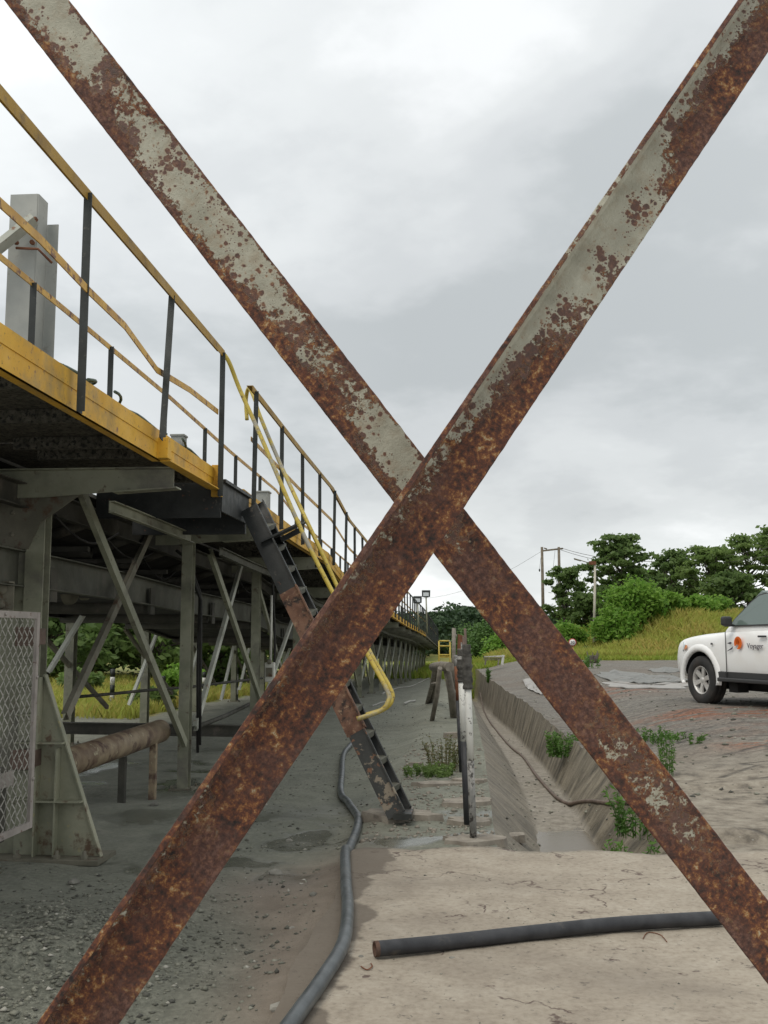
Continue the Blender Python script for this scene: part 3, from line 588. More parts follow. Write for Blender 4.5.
for a in (0, 1):
    for b_ in (0, 1, 2): mb.lathe((-3.890 + .14 * a, y0 - .07, zt - .12 - .18 * b_), (0, -1, 0), [(.0, .016), (.016, .016), (.02, 0)], 6)
sub(mb, 'gusset_plate', 'steel_mud', leg)
# triangular base stiffener with ribs
mb = MB(); xa, xb = -3.450, -2.91; yb = y0 - .05; zb = z0 + .03; ztp = z0 + 1.45
mb.prism([(xa, yb, zb), (xb, yb, zb), (xb - .02, yb, zb + .05), (xa + .03, yb, ztp), (xa, yb, ztp)], (0, .012, 0))
mb.prism([(xb, yb - .03, zb), (xb, yb + .03, zb), (xa + .03, yb + .03, ztp), (xa + .03, yb - .03, ztp)], (-.012, 0, 0))
for f_ in (.30, .62):
    zz_ = zb + (ztp - zb) * f_; xe = xb + (xa + .03 - xb) * f_; mb.box(((xa + xe) / 2, yb - .05, zz_), (xe - xa - .012, .10, .012))
mb.box((xa + .17, yb - .045, zb + .42), (.012, .085, .84)); mb.box((xa + .006, yb - .045, zb + .7), (.012, .09, 1.4))
sub(mb, 'base_stiffener', 'steel_olive', leg)
mb = MB(); mb.box((-3.400, y0 - .03, z0 + .012), (1.05, .42, .035))
for xx in (-3.800, -3.550, -3.230, -3.010): mb.lathe((xx, y0 - .17, z0 + .03), (0, 0, 1), [(.028, 0), (.028, .025), (.014, .03), (.014, .06), (0, .06)], 6)
sub(mb, 'base_plate', 'steel_mud', leg)
mb = MB()
for zz_ in (1.58, .62): mb = MB(); mb.box((-3.510, y0 - .16, zz_), (.16, .20, .13)); mb.box((-3.510, y0 - .27, zz_), (.17, .012, .15)); sub(mb, 'guard_clamp', 'clamp_brown', leg, .004)
mb = MB(); mb.chan((-4.650, y0 - .2, 1.9), (-3.650, y0 - .2, 1.9), .1, .24, .014); mb.lathe((-3.750, y0 - .22, 1.96), (0, -1, 0), [(0, .03), (.035, .03), (.05, 0)], 16); mb.lathe((-3.750, y0 - .22, 1.84), (0, -1, 0), [(0, .02), (.03, .02), (.04, 0)], 12)
C(mb, 'bracket_arm', 'steel_mud')
# diagonals
def diag(p0, p1, mat, wd=.085, flat=False):
    mb = MB()
    if flat: mb.bar(p0, p1, .012, wd, (0, 1, 0)); mb.bar(Vector(p0) + Vector((-.03, 0, 0)), Vector(p1) + Vector((-.03, 0, 0)), .06, .012, (0, 1, 0))
    else: mb.chan(p0, p1, .05, wd, .009, (0, 1, 0.01), -1)
    C(mb, 'diagonal_brace', mat)
diag(P(82, 486, 8.4), P(187, 744, 12.0), 'steel_grey', .09)
diag(P(158, 520, 11.9), P(68, 716, 8.6), 'steel_mud', .075)
diag(P(212, 552, 12.3), P(262, 700, 16.0), 'steel_grey', .09)
diag(P(244, 560, 15.8), P(197, 728, 12.2), 'steel_pale', .075)
for i in range(2, 18):
    a, b_ = cols[i], cols[i + 1] if i + 1 < len(cols) else cols[i] + 3.9
    diag((XC - .03, a + .1, dk(a) - .45), (XC - .03, b_ - .1, gz(XC, b_) + .35), 'steel_grey')
    diag((XC + .05, b_ - .2, dk(b_) - .6), (XC + .05, a + .1, gz(XC, a) + .45), 'steel_pale', .07)
# far-row braces, steel colour raised to paint in light from the far side
FB = [((84, 616), (50, 672), 13.5), ((164, 618), (130, 705), 19.5), ((208, 622), (190, 680), 22), ((238, 632), (222, 700), 24), ((306, 648), (290, 700), 30), ((196, 640), (184, 690), 25), ((252, 640), (240, 690), 27), ((292, 645), (272, 698), 28)]
for (a, b_, d) in FB: diag(P(a[0], a[1], d), P(b_[0], b_[1], d), 'steel_lit', .10, True)
for i in range(0, 8):
    a = cols[i] + 2.7; diag((XF + .04, a, 1.7), (XF + .04, a + 3.2, gz(XF, a + 3) + .5), 'steel_mud', .07)
# longitudinals
def runner(x, dzf, w, h, name, mat, a=5.0, b_=79.0):
    mb = MB(); stops = [a] + [d for d, _ in DECK if a < d < b_] + [b_]
    for p, q in zip(stops, stops[1:]): mb.chan((x, p, dk(p) + dzf), (x, q, dk(q) + dzf), w, h, .01)
    C(mb, name, mat)
runner(-2.98, -.50, .05, .10, 'top_runner', 'steel_grey', 8.35, 10.9)
runner(-2.98, -.50, .05, .10, 'top_runner', 'steel_dim', 12.2, 78)
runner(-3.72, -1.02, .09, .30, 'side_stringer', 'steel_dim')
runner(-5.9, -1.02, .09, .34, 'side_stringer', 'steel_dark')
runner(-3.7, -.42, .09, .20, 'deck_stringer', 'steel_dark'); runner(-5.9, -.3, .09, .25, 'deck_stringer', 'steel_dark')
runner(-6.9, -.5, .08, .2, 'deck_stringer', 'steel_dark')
mb = MB(); stops = [4.0] + [d for d, _ in DECK if 4 < d < 79] + [79]
for p, q in zip(stops, stops[1:]):
    mb.prism([(-3.8, p, dk(p) - .42), (-4.2, p, dk(p) - .56), (-5.3, p, dk(p) - .56), (-5.8, p, dk(p) - .40), (-5.8, p, dk(p) - .38), (-5.3, p, dk(p) - .53), (-4.2, p, dk(p) - .53), (-3.8, p, dk(p) - .40)], (0, q - p, dk(q) - dk(p)))
C(mb, 'carry_belt', 'belt_rubber')
mb = MB()
for p, q in zip(stops, stops[1:]): mb.prism([(-3.85, p, dk(p) - 1.14), (-5.85, p, dk(p) - 1.14), (-5.85, p, dk(p) - 1.12), (-3.85, p, dk(p) - 1.12)], (0, q - p, dk(q) - dk(p)))
C(mb, 'return_belt', 'belt_rubber')
mb = MB()
for p, q in zip(stops, stops[1:]): mb.prism([(-3.96, p, dk(p) - .05), (-7.3, p, dk(p) - .05), (-7.3, p, dk(p) - .09), (-3.96, p, dk(p) - .09)], (0, q - p, dk(q) - dk(p)))
C(mb, 'shade_cover', 'steel_dark')  # added sheet over the belts, closes the sky gap and keeps the underside dark
for k in range(44):
    y = 7.2 + 1.35 * k; z = dk(y) - .60
    mb = MB(); mb.tube([(-4.2, y, z), (-5.3, y, z)], .065, 10); mb.tube([(-3.78, y, z + .16), (-4.16, y, z + .02)], .065, 10); mb.tube([(-5.34, y, z + .02), (-5.8, y, z + .16)], .065, 10)
    mb.box((-4.8, y + .08, z - .10), (2.1, .06, .05)); C(mb, 'idler_roller', 'steel_dark')
for k in range(22):
    y = 8.9 + 2.9 * k; z = dk(y) - 1.18
    mb = MB(); mb.tube([(-3.74, y, z), (-5.9, y, z)], .08, 12); mb.box((-3.66, y, z + .06), (.02, .16, .3)); C(mb, 'return_roller', 'steel_dark')
mb = MB(); mb.lathe(P(72, 590, 10.2), (1, 0, 0), [(0, .05), (.05, .05), (.07, .03), (.13, .03), (.15, 0), (.15, -.06)], 20); mb.lathe(P(87, 590, 10.9), (1, 0, 0), [(0, .05), (.05, .05), (.09, .03), (.11, 0), (.11, -.06)], 20); C(mb, 'pulley_wheel', 'steel_mud')
# ties near the ground and pale ladder-like battens
mb = MB(); mb.ibeam(P(10, 727, 13.6), P(252, 731, 13.6), .12, .15, .014); C(mb, 'cross_tie', 'steel_dark')
mb = MB(); mb.tube([P(75, 697, 12.6), P(110, 694, 13.2), P(150, 690, 14), P(190, 687, 15), P(262, 678, 18)], .022, 6); mb.tube([P(197, 727, 13), P(225, 716, 14.5), P(252, 703, 17)], .03, 6); C(mb, 'guy_cable', 'steel_dark')
# hanging cable loops under the belt
mb = MB()
for k in range(16):
    y = 8.5 + 1.7 * k + .3 * (k % 3); x = -3.5 - .25 * (k % 4); z = dk(y) - .55; s = .12 + .14 * random.random()
    mb = MB(); mb.tube([(x, y + j * .2, z - s * math.sin(PI * j / 8)) for j in range(9)], .011, 5); C(mb, 'hanging_cable', 'belt_rubber')
mb = MB(); mb.tube([(-3.4, 12.2, 2.5), (-3.36, 12.26, 2.4), (-3.2, 12.25, 2.0), (-3.18, 12.22, 1.2), (-3.17, 12.22, .3)], .018, 6); C(mb, 'hanging_cable', 'belt_rubber')
mb = MB(); mb.tube([(-3.5, 12.2, 2.6), (-3.4, 12.36, 2.5), (-3.24, 12.35, 2.1), (-3.24, 12.32, 1.2), (-3.22, 12.32, .2)], .018, 6); C(mb, 'hanging_cable', 'belt_rubber')
mb = MB(); mb.tube([(-3.2, 16.2, 2.6), (-3.1, 16.3, 2.4), (-3.05, 16.3, 1.4), (-3.1, 16.3, .1)], .02, 6); C(mb, 'hanging_cable', 'belt_rubber')
mb = MB()
for k in range(6):
    pts = [(XO - .16 - .03 * (k % 3) + .02 * nz(y_, k, 2, k), y_, dk(y_) + .02 + .03 * (k // 2) + .05 * nz(y_, k, 1.5, 7 + k)) for y_ in np.arange(3.6 + .2 * k, 9.4, .15)]
    mb.tube(pts, .012, 6)
for k in range(3):
    yy = [6.3, 6.8, 8.5][k]; mb.tube([(XO - .2 + .1 * math.cos(a), yy + .22 * math.sin(a) * 1.4, dk(yy) + .05 + .05 * math.sin(a * 1.3 + k)) for a in np.linspace(0, 5.2, 18)], .011, 6)
C(mb, 'cable_bundle', 'cable_green')
# guard rails
def rp(x, y, zlo, zhi, lean=(0, 0)):
    mb = MB(); p0 = Vector((x, y, zlo)); p1 = Vector((x + lean[0], y + lean[1], zhi))
    w = .078; t_ = .008
    mb.extrude([(-w / 2, 0), (w / 2, 0), (w / 2, t_), (-w / 2 + t_, t_), (-w / 2 + t_, .05), (-w / 2, .05)], p0, p1, (1, 0, 0)); C(mb, 'rail_post', 'post_black')
rp(XO + .01, 5.88, dk(5.9) - .26, dk(5.9) + 1.09)
rp(XO + .01, 7.52, dk(7.6) - .10, dk(7.6) + 1.07, (-.02, .22))
rp(XO + .01, 9.36, dk(9.3) - .28, dk(9.3) + 1.08); rp(XO + .01, 4.2, dk(5) - .26, dk(5) + 1.09)
y = 10.85
while y < 79:
    rp(XO + .01, y, dk(y) - .2, dk(y) + 1.08, (.02 * math.sin(y * 3), .03 * math.sin(y * 5))); y += 1.66
y = 5.65
while y < 64: rp(XI, y, dk(y), dk(y) + 1.08); y += 1.72
def railrun(x, h, stops, name, mat, bend=None, prof='angle', w=.05):
    mb = MB()
    for p, q in zip(stops, stops[1:]):
        a = Vector((x, p, dk(p) + h)); b_ = Vector((x, q, dk(q) + h))
        if prof == 'angle': mb.ell(a, b_, w, .006, (0, 0, 1), -1, -1)
        else: mb.bar(a, b_, .008, w)
    C(mb, name, mat)
st2 = [10.8, 14, 17.4, 20, 23.3, 30, 36, 42, 50, 58, 70, 79]
railrun(XO + .035, 1.12, [3.4, 7, 9.4], 'top_rail', 'yellow_rail', w=.075); railrun(XO + .035, 1.12, [10.7, 14, 17.4, 20], 'top_rail', 'yellow_rail', w=.07); railrun(XO + .035, 1.12, [20, 23.3, 40], 'top_rail', 'yellow_rail', w=.07); railrun(XO + .035, 1.12, [40, 55, 66, 76, 79], 'top_rail', 'post_black', w=.07)
# bent middle flat bar of the first bay
pts = [P(-14, 190, 4.4), P(40, 239, 5.1), P(90, 292, 5.9), P(125, 326, 6.6), P(157, 370, 7.5), P(190, 390, 8.4), P(218, 412, 9.3)]
mb = MB()
for a, b_ in zip(pts, pts[1:]): mb.bar(a, b_, .008, .05)
C(mb, 'middle_rail', 'yellow_worn')
railrun(XO + .0, .56, st2[:4], 'middle_rail', 'yellow_worn', prof='flat'); railrun(XO, .56, st2[3:], 'middle_rail', 'yellow_worn', prof='flat')
railrun(XI + .01, 1.08, [4, 8, 11, 14, 17.4, 20, 23.3, 40, 55, 66], 'top_rail', 'yellow_worn', prof='flat')
# dark landing at the stair head
mb = MB(); mb.box((XO - .58, 10.1, dk(10) - .10), (1.25, 1.2, .03)); mb.box((XO - .0, 10.1, dk(10) - .24), (.02, 1.2, .30)); mb.box((XO - .6, 9.5, dk(10) - .28), (1.2, .02, .34)); mb.box((XO - .6, 10.6, dk(10) - .4), (1.2, .06, .2)); C(mb, 'stair_landing', 'stair_black')
# grey uprights standing behind the walkway
up = empty('steel_upright', P(30, 340, 8.6), 0, 'pale grey steel I-beam upright behind the yellow walkway, far left', 'steel upright')
mb = MB(); b0 = P(18, 345, 8.6); zt = P(18, 200, 8.6).z
mb.box((b0.x, b0.y, (b0.z + zt) / 2 - .1), (.25, .012, zt - b0.z + .3)); mb.box((b0.x + .13, b0.y + .10, (b0.z + zt) / 2 - .1), (.012, .2, zt - b0.z + .3)); mb.box((b0.x + .17, b0.y + .22, (b0.z + zt) / 2 - .2), (.13, .012, zt - b0.z + .1)); child(mb, 'web', 'concrete_grey', up)
mb = MB(); mb.bar(P(-20, 262, 8.4), P(34, 219, 8.5), .05, .14, (0, 1, 0)); child(mb, 'diagonal_arm', 'steel_pale', up)
mb = MB(); mb.tube([P(16, 248, 8.5), P(38, 249, 8.5), P(52, 263, 8.6)], .012, 6)
for q in ((36, 220), (17, 243), (33, 243)): mb.lathe(P(q[0], q[1], 8.56), (0, -1, 0), [(0, .03), (.022, .03), (.022, 0)], 6)
child(mb, 'bolt_row', 'rust', up)
for (px, ya, yb_, d, nm) in ((179, 437, 452, 11.5, 'grey cabinet end above the yellow beam beside the second post'), (263, 493, 508, 15.5, 'small grey cabinet on walkway beyond the stair head')):
    a = P(px, ya, d); b_ = P(px, yb_ + 8, d); mb = MB(); w_ = 13 * d / F
    mb.box(((a.x), d, (a.z + b_.z) / 2), (w_, w_, a.z - b_.z)); mb.box((a.x, d, a.z + .01), (w_ * 1.15, w_ * 1.15, .02)); mb.box((a.x + .02, d - w_ / 2 - .005, (a.z + b_.z) / 2), (w_ * .6, .01, (a.z - b_.z) * .6))
    tag(mb.build('cabinet', 'concrete_grey'), nm, 'cabinet')
# stair
sta = empty('access_stair', G(400, 812, 0), 0, 'steep black steel stair with yellow pipe handrails beside conveyor', 'stair')
nb, ntp = Vector((-.64, 9.30, .02)), P(249, 508, 10.4); off = Vector((.06, .26, 0))
offt = P(259, 504, 10.9) - ntp
for k, (a, b_) in enumerate(((ntp, nb), (ntp + offt, nb + off))):
    mb = MB(); cut = a.lerp(b_, .30); cut2 = a.lerp(b_, .76)
    if k == 0:
        mb.bar(a, cut, .05, .19, (0, 1, 0)) if False else mb.extrude([(-.095, 0), (.095, 0), (.095, .012), (.0, .012), (-.083, .012), (-.083, .05), (-.095, .05)], a, cut, (0, -1, 0))
        child(mb, 'stringer', 'stair_black', sta)
        mb = MB(); mb.extrude([(-.10, -.002), (.10, -.002), (.10, .014), (-.085, .014), (-.085, .052), (-.10, .052)], cut, cut2, (0, -1, 0)); child(mb, 'stringer', 'stair_rust', sta)['label'] = 'rusty middle length of the near stringer'
        mb = MB(); mb.extrude([(-.085, 0), (.085, 0), (.085, .012), (-.073, .012), (-.073, .05), (-.085, .05)], cut2, b_, (0, -1, 0)); child(mb, 'stringer', 'stair_chipped', sta)
    else:
        mb.extrude([(-.065, 0), (.065, 0), (.065, .012), (-.053, .012), (-.053, .05), (-.065, .05)], a, b_, (0, -1, 0)); child(mb, 'stringer', 'stair_black', sta)
nst = 13
for k in range(1, nst):
    f_ = k / nst; a = ntp.lerp(nb, f_); b_ = (ntp + offt).lerp(nb + off, f_)
    mb = MB(); d_ = (b_ - a).normalized(); mb.bar(a + d_ * .01, b_ - d_ * .01, .17, .02); mb.bar(a + d_ * .01 + Vector((.08, 0, -.015)), b_ - d_ * .01 + Vector((.08, 0, -.015)), .012, .045); child(mb, 'tread', 'steel_dim', sta)
def smooth_path(pts, n=8):
    pts = [Vector(p) for p in pts]; out = []
    for i in range(len(pts) - 1):
        p0, p1, p2, p3 = pts[max(i - 1, 0)], pts[i], pts[i + 1], pts[min(i + 2, len(pts) - 1)]
        for k in range(n):
            t_ = k / n; out.append(.5 * ((2 * p1) + (-p0 + p2) * t_ + (2 * p0 - 5 * p1 + 4 * p2 - p3) * t_ ** 2 + (-p0 + 3 * p1 - 3 * p2 + p3) * t_ ** 3))
    return out + [pts[-1]]
h1 = [P(222, 352, 10.15), P(229, 362, 10.2), P(240, 390, 10.3), P(258, 430, 10.25), P(300, 527, 10.0), P(335, 597, 9.8), P(366, 652, 9.6), P(387, 690, 9.45), P(388, 702, 9.4), P(380, 711, 9.38), P(357, 719, 9.36)]
h2 = [P(247, 420, 11.3), P(246, 400, 11.3), P(249, 388, 11.2), P(255, 400, 11.1), P(260, 416, 11.05), P(283, 470, 10.9), P(320, 549, 10.5), P(345, 603, 10.3), P(371, 654, 10.0), P(390, 688, 9.85), P(392, 700, 9.8), P(384, 709, 9.78), P(366, 715, 9.75)]
for h_ in (h1, h2): mb = MB(); mb.tube(smooth_path(h_, 6), .022, 10); child(mb, 'handrail', 'yellow_pipe', sta)
mb = MB(); a, b_ = P(260, 543, 10.2), P(299, 524, 10.2); mb.prism([a, b_, b_ + Vector((0, .5, .06)), a + Vector((0, .5, .06))], (0, 0, .02)); mb.bar(P(281, 540, 10.5), P(300, 530, 10.5), .05, .05); child(mb, 'side_bracket', 'stair_black', sta)
mb = MB(); mb.box((nb.x + .05, nb.y + .13, .02), (.16, .40, .05)); child(mb, 'foot_plate', 'stair_chipped', sta)
# junction box, floodlights
mb = MB(); c = P(270, 672, 16.2); jb = empty('junction_box', c, 0, 'small off-white electrical box below the conveyor beside the stair', 'electrical box')
mb.box(c, (.15, .12, .30)); child(mb, 'box_body', 'box_white', jb, .01); mb = MB(); mb.box(c + Vector((0, -.07, .0)), (.10, .02, .14)); mb.lathe(c + Vector((0, -.06, .16)), (0, -1, 0), [(0, .04), (.035, .04), (.04, 0)], 12); child(mb, 'box_cover', 'steel_mud', jb)
mb = MB(); mb.tube([c + Vector((0, .05, .15)), c + Vector((0, .05, 1.2))], .02, 6); child(mb, 'conduit', 'box_white', jb); mb = MB(); mb.tube([c + Vector((.04, .0, -.15)), c + Vector((.04, .06, -.75))], .02, 6); child(mb, 'conduit', 'steel_mud', jb)
for (px, py, d, lb) in ((426, 594, 52, 'taller floodlight on a thin pole above the conveyor railing'), (417.5, 600, 46, 'lower floodlight half hidden by the conveyor railing')):
    c = P(px, py, d); fl = empty('floodlight', (c.x, d, dk(d)), 0, lb, 'floodlight', 'floodlights over the conveyor'); k = d / F
    mb = MB(); mb.prism([c + Vector((-4 * k, 0, -3 * k)), c + Vector((4 * k, 0, -3 * k)), c + Vector((4.2 * k, 0, 3 * k)), c + Vector((-4.2 * k, 0, 3 * k))], (0, .18, .05)); child(mb, 'lamp_housing', 'post_black', fl)
    mb = MB(); mb.box(c + Vector((0, -.02, -.3 * k)), (5.5 * k, .02, 3.6 * k)); child(mb, 'lamp_lens', 'lamp_glass', fl)
    mb = MB(); mb.tube([(c.x, d + .06, c.z - 2.5 * k), (c.x + .05, d + .06, dk(d) - .2)], .035, 8); mb.tube([(c.x - .12, d + .05, c.z - 3 * k), (c.x + .12, d + .05, c.z - 3 * k)], .025, 6); child(mb, 'lamp_pole', 'steel_grey', fl)
# mesh guard panel at the left
gd = empty('mesh_guard', (-2.95, 6.4, .2), 0, 'expanded metal guard panel in a pale frame, far left edge', 'mesh guard')
xg, ya, yb_, za, zb = -3.04, 5.3, 7.14, .29, 1.73
mb = MB(); fr = .045
for (a, b_) in (((xg, ya, zb), (xg, yb_, zb)), ((xg, ya, za), (xg, yb_, za)), ((xg, yb_, za), (xg, yb_, zb)), ((xg, ya, za), (xg, ya, zb))): mb.bar(a, b_, .02, fr) if a[2] == b_[2] else mb.bar(a, b_, .02, fr, (1, 0, 0)) if False else mb.box(((a[0] + b_[0]) / 2, (a[1] + b_[1]) / 2, (a[2] + b_[2]) / 2), (.022, abs(a[1] - b_[1]) + fr, abs(a[2] - b_[2]) + fr))
for q in ((6.6, zb), (7.14, 1.3), (7.14, .6), (6.7, za)): mb.lathe((xg + .012, q[0], q[1]), (1, 0, 0), [(.012, 0), (.012, .008), (0, .008)], 8)
child(mb, 'guard_frame', 'guard_frame', gd)
mb = MB(); cw, ch = .085, .048; r0 = 0
zz_ = za + .02
while zz_ < zb - .02:
    k = 0; yy = ya + .02; pts = []
    while yy < yb_ - .02:
        pts.append((xg + (.004 if k % 2 else -.004), yy, zz_ + (ch * .5 if (k + r0) % 2 else -ch * .5))); yy += cw * .5; k += 1
    n_ = len(pts); vs = [(x_, y_, z_ + h_) for (x_, y_, z_) in pts for h_ in (-.0075, .0075)]
    mb.add(vs, [(2 * i, 2 * i + 2, 2 * i + 3, 2 * i + 1) for i in range(n_ - 1)]); zz_ += ch; r0 += 1
child(mb, 'wire_mesh', 'guard_mesh', gd)
mb = MB(); mb.box((xg - .10, 6.2, .62), (.03, 1.7, .10)); mb.box((xg - .12, 6.75, 1.1), (.03, .09, .55)); child(mb, 'rear_strap', 'guard_frame', gd)
mb = MB(); mb.box((xg - .35, 6.3, .45), (.5, 1.4, .5)); mb.lathe((xg - .3, 6.95, .0), (1, 0, 0), [(0, .12), (.16, .12), (.18, .05), (.18, -.15)], 16); o = mb.build('drive_housing', 'steel_dark', None, .02); tag(o, 'dark machine casing behind the mesh guard', 'machine casing')
# rusty pipe and its stands under the conveyor
pp = empty('rusty_pipe', P(120, 745, 10.4), 0, 'thick rusty pipe with flaking paint lying across stands under conveyor', 'pipe')
a, b_ = P(52, 768, 9.0), P(160, 731, 11.7); mb = MB(); d_ = (b_ - a).normalized(); mb.tube([a, a.lerp(b_, .5), b_, b_ + d_ * .04, b_ + d_ * .07], [.13, .128, .128, .10, .03], 20); child(mb, 'pipe_body', 'pipe_rusty', pp)
for px, py in ((125, 757), (156, 738)):
    c = P(px, py, 11.3 if px > 140 else 10.9); zb = H(c.x, c.y); mb = MB(); mb.ell((c.x, c.y, zb - .02), (c.x, c.y, c.z), .07, .01, (0, 1, 0)); child(mb, 'pipe_stand', 'pipe_rusty' if px > 140 else 'steel_dark', pp)
# ------------------------------------------------------------------ hoses and pipes on the ground
def ground_tube(pix, r, name, mat, label, cat, n=12, fn=None, bury=.0, extra=None):
    pts = [GH(x, y, r * 1.0) for x, y in pix]; pts = smooth_path(pts, 10)
    out = []
    for p in pts: zs = max(H(p.x, p.y), .006 if (p.x > -.92 and p.y < 8.0) else -9); out.append(Vector((p.x, p.y, zs + r * (1 - bury))))
    for _ in range(3): out = [out[0]] + [Vector((p.x, p.y, max((a.z + p.z + b_.z) / 3, p.z - .004))) for a, p, b_ in zip(out, out[1:], out[2:])] + [out[-1]]
    mb = MB(); mb.tube(out, r, n); return tag(mb.build(name, mat), label, cat), out
ground_tube([(262, 1085), (302, 1024), (322, 985), (343, 950), (347.6, 921), (346, 890), (346, 858), (355.5, 833), (358, 817), (349, 804), (341, 793), (342, 773), (344, 754), (355, 741), (372, 728)], .036, 'rubber_hose', 'hose_rubber', 'long grey rubber hose winding along the edge of the slab', 'hose')
bp = empty('black_pipe', G(540, 940, 0), 0, 'black rubber pipe with rusty end lying across the concrete slab', 'pipe')
pts = smooth_path([Vector((G(x, y, .04).x, G(x, y, .04).y, .046)) for x, y in ((378, 950), (450, 943), (540, 933), (620, 925), (722, 919))], 8)
mb = MB(); mb.tube(pts, .038, 16, False); d_ = (pts[0] - pts[1]).normalized(); mb.lathe(pts[-1], -d_, [(.038, 0), (.0, .0)], 16); child(mb, 'pipe_body', 'pipe_black', bp)
mb = MB(); mb.lathe(pts[0], d_, [(.0385, -.002), (.0385, .018), (.030, .018), (.030, -.06), (0, -.06)], 16); child(mb, 'pipe_end', 'pipe_lip', bp)
ground_tube([(480, 694), (481.7, 700), (489.5, 721), (508, 744), (523, 757), (536, 775), (549, 790), (560, 800), (575, 804), (609, 804), (640, 803)], .022, 'drain_hose', 'hose_brown', 'thin brown hose snaking along the drainage channel floor', 'hose', 8)
ground_tube([(382, 694), (395, 689), (412, 686), (425, 680), (432, 677)], .025, 'thin_hose', 'hose_pale', 'pale thin hose on the mud left of the trestle', 'hose', 6)
ground_tube([(372, 706), (380, 703), (392, 700)], .02, 'broken_stick', 'hose_pale', 'short pale stick lying on the mud by the yellow handrail', 'stick', 6)
ground_tube([(404, 704), (415, 701)], .03, 'broken_stick', 'hose_pale', 'short pale stick lying on the mud left of the trestle legs', 'stick', 6)
ground_tube([(643, 940), (648, 934), (660, 936), (667, 944)], .0025, 'bent_wire', 'rust', 'thin loop of rusty wire on the slab below the black pipe', 'wire', 5)
ground_tube([(361, 968), (367, 972), (372, 969), (371, 965)], .0035, 'bent_wire', 'rust', 'small hook of rusty wire near the pipe end on slab', 'wire', 5)
# ------------------------------------------------------------------ posts beside the channel
def post(bpx, bpy_, top, r, mats, label, wrap=None, zb=None):
    b0 = G(bpx, bpy_, 0) if zb is None else Vector((bpx, bpy_, zb)); tp = P(top[0], top[1], b0.y) if zb is None else Vector(top)
    e = empty('channel_post', b0, 0, label, 'post', 'leaning posts beside the channel'); n_ = 0
    for (f0, f1, m_) in mats:
        mb = MB(); mb.tube([b0.lerp(tp, f0), b0.lerp(tp, (f0 + f1) / 2), b0.lerp(tp, f1)], r, 12); child(mb, 'pole', m_, e)
    if wrap:
        f0, f1, rr = wrap; mb = MB(); nn_ = 14; pts = [b0.lerp(tp, f0 + (f1 - f0) * k / nn_) for k in range(nn_ + 1)]
        mb.tube(pts, [rr * (1 + .10 * math.sin(k * 2.3) + .06 * math.sin(k * 5.1)) for k in range(nn_ + 1)], 12); child(mb, 'rubber_wrap', 'wrap_black', e)
        mb = MB(); mb.lathe(tp, (0, 0, 1), [(rr * .8, -.03), (rr * .85, .05), (rr * .8, .06), (0, .06)], 12); child(mb, 'cap', 'wrap_black', e)
    return e
post(473.5, 841, (466.5, 652), .028, [(-.02, .42, 'post_worn'), (.42, .80, 'post_white'), (.80, 1.0, 'post_worn')], 'thin white and grey pipe post nearest the channel end', (.80, .99, .040))
post(468, 821, (461.5, 656), .037, [(-.02, .48, 'pipe_black'), (.48, .85, 'post_white'), (.85, 1, 'post_worn')], 'thicker black-based post just behind the white pipe post', (.84, .98, .043))
post(461, 770, (455.5, 655), .022, [(-.02, .6, 'pipe_black'), (.6, .9, 'rust'), (.9, 1, 'post_worn')], 'thin dark pipe post behind the two wrapped posts')
lbs = ['rusty post with a white band, fourth along the channel', 'bent rusty post beside the trestle, fifth along channel', 'short rusty post beyond the trestle, sixth along channel', 'distant grey post along channel, seventh from the slab', 'most distant post of the row along the channel']
for k, yy in enumerate([13.2, 16.2, 21, 28, 36]):
    xx = [-.07, -.10, -.02, -.12, -.2][k]; post(xx, yy, (xx - .05 + .08 * (k % 2), yy, H(xx, yy) + 1.45 + .15 * (k % 3)), .026, [(-.05, .5, 'post_white' if k % 2 == 0 else 'post_worn'), (.5, 1.0, 'clamp_brown' if k < 3 else 'post_worn')], lbs[k], zb=H(xx, yy))
# trestle
tr = empty('trestle', GH(442, 715), 0, 'rough wooden sawhorse trestle standing on the gravel', 'trestle')
tops = [P(440, 667, 19), P(447, 667, 19), P(436, 667, 21.5), P(450, 667, 21.5)]
feet = [GH(432, 721), GH(454, 718), GH(427, 704), GH(431, 703)]
for a, b_, r in zip([P(440, 668, 19), P(447, 669, 19.5), P(435, 667, 22), P(439, 667, 22)], feet, (.045, .075, .05, .045)): mb = MB(); mb.tube([a, a.lerp(b_, .5) + Vector((.02, 0, 0)), b_], r, 8); child(mb, 'leg', 'wood_grey', tr)
mb = MB(); mb.tube([P(433, 667, 21.8), P(441, 666, 20), P(450, 667, 19)], .09, 8); child(mb, 'top_beam', 'wood_grey', tr)
mb = MB(); mb.tube([P(432, 684, 21.5), P(438, 683, 19.8)], .03, 6); child(mb, 'rail', 'wood_grey', tr)
# rusty sheet, grey stake, yellow frame, low pallet
a = P(459, 650, 40); mb = MB(); gz_ = H(a.x, 40); mb.prism([(a.x - .14, 40, gz_), (a.x + .15, 40, gz_), (a.x + .17, 40.1, P(0, 636, 40).z), (a.x - .04, 40.1, P(0, 634, 40).z)], (.02, .03, 0)); tag(mb.build('rusty_sheet', 'rust'), 'upright strip of red-brown rusty steel behind the post tops', 'steel sheet')
a = P(453, 665, 36); mb = MB(); mb.tube([(a.x, 36, H(a.x, 36)), P(454, 628, 36)], .07, 8); mb.tube([P(454, 640, 36), P(456, 634, 36)], .05, 6); tag(mb.build('leaning_log', 'wood_grey'), 'grey wooden stake rising beside the rusty steel strip', 'wooden stake')
d = 44; e = empty('yellow_frame', P(445, 662, d), 0, 'small yellow tubular frame at the far end of the path', 'frame'); x0, x1 = P(439, 650, d).x, P(450, 650, d).x; zt = P(445, 641, d).z; zm = P(445, 655, d).z; zb = H(x0, d)
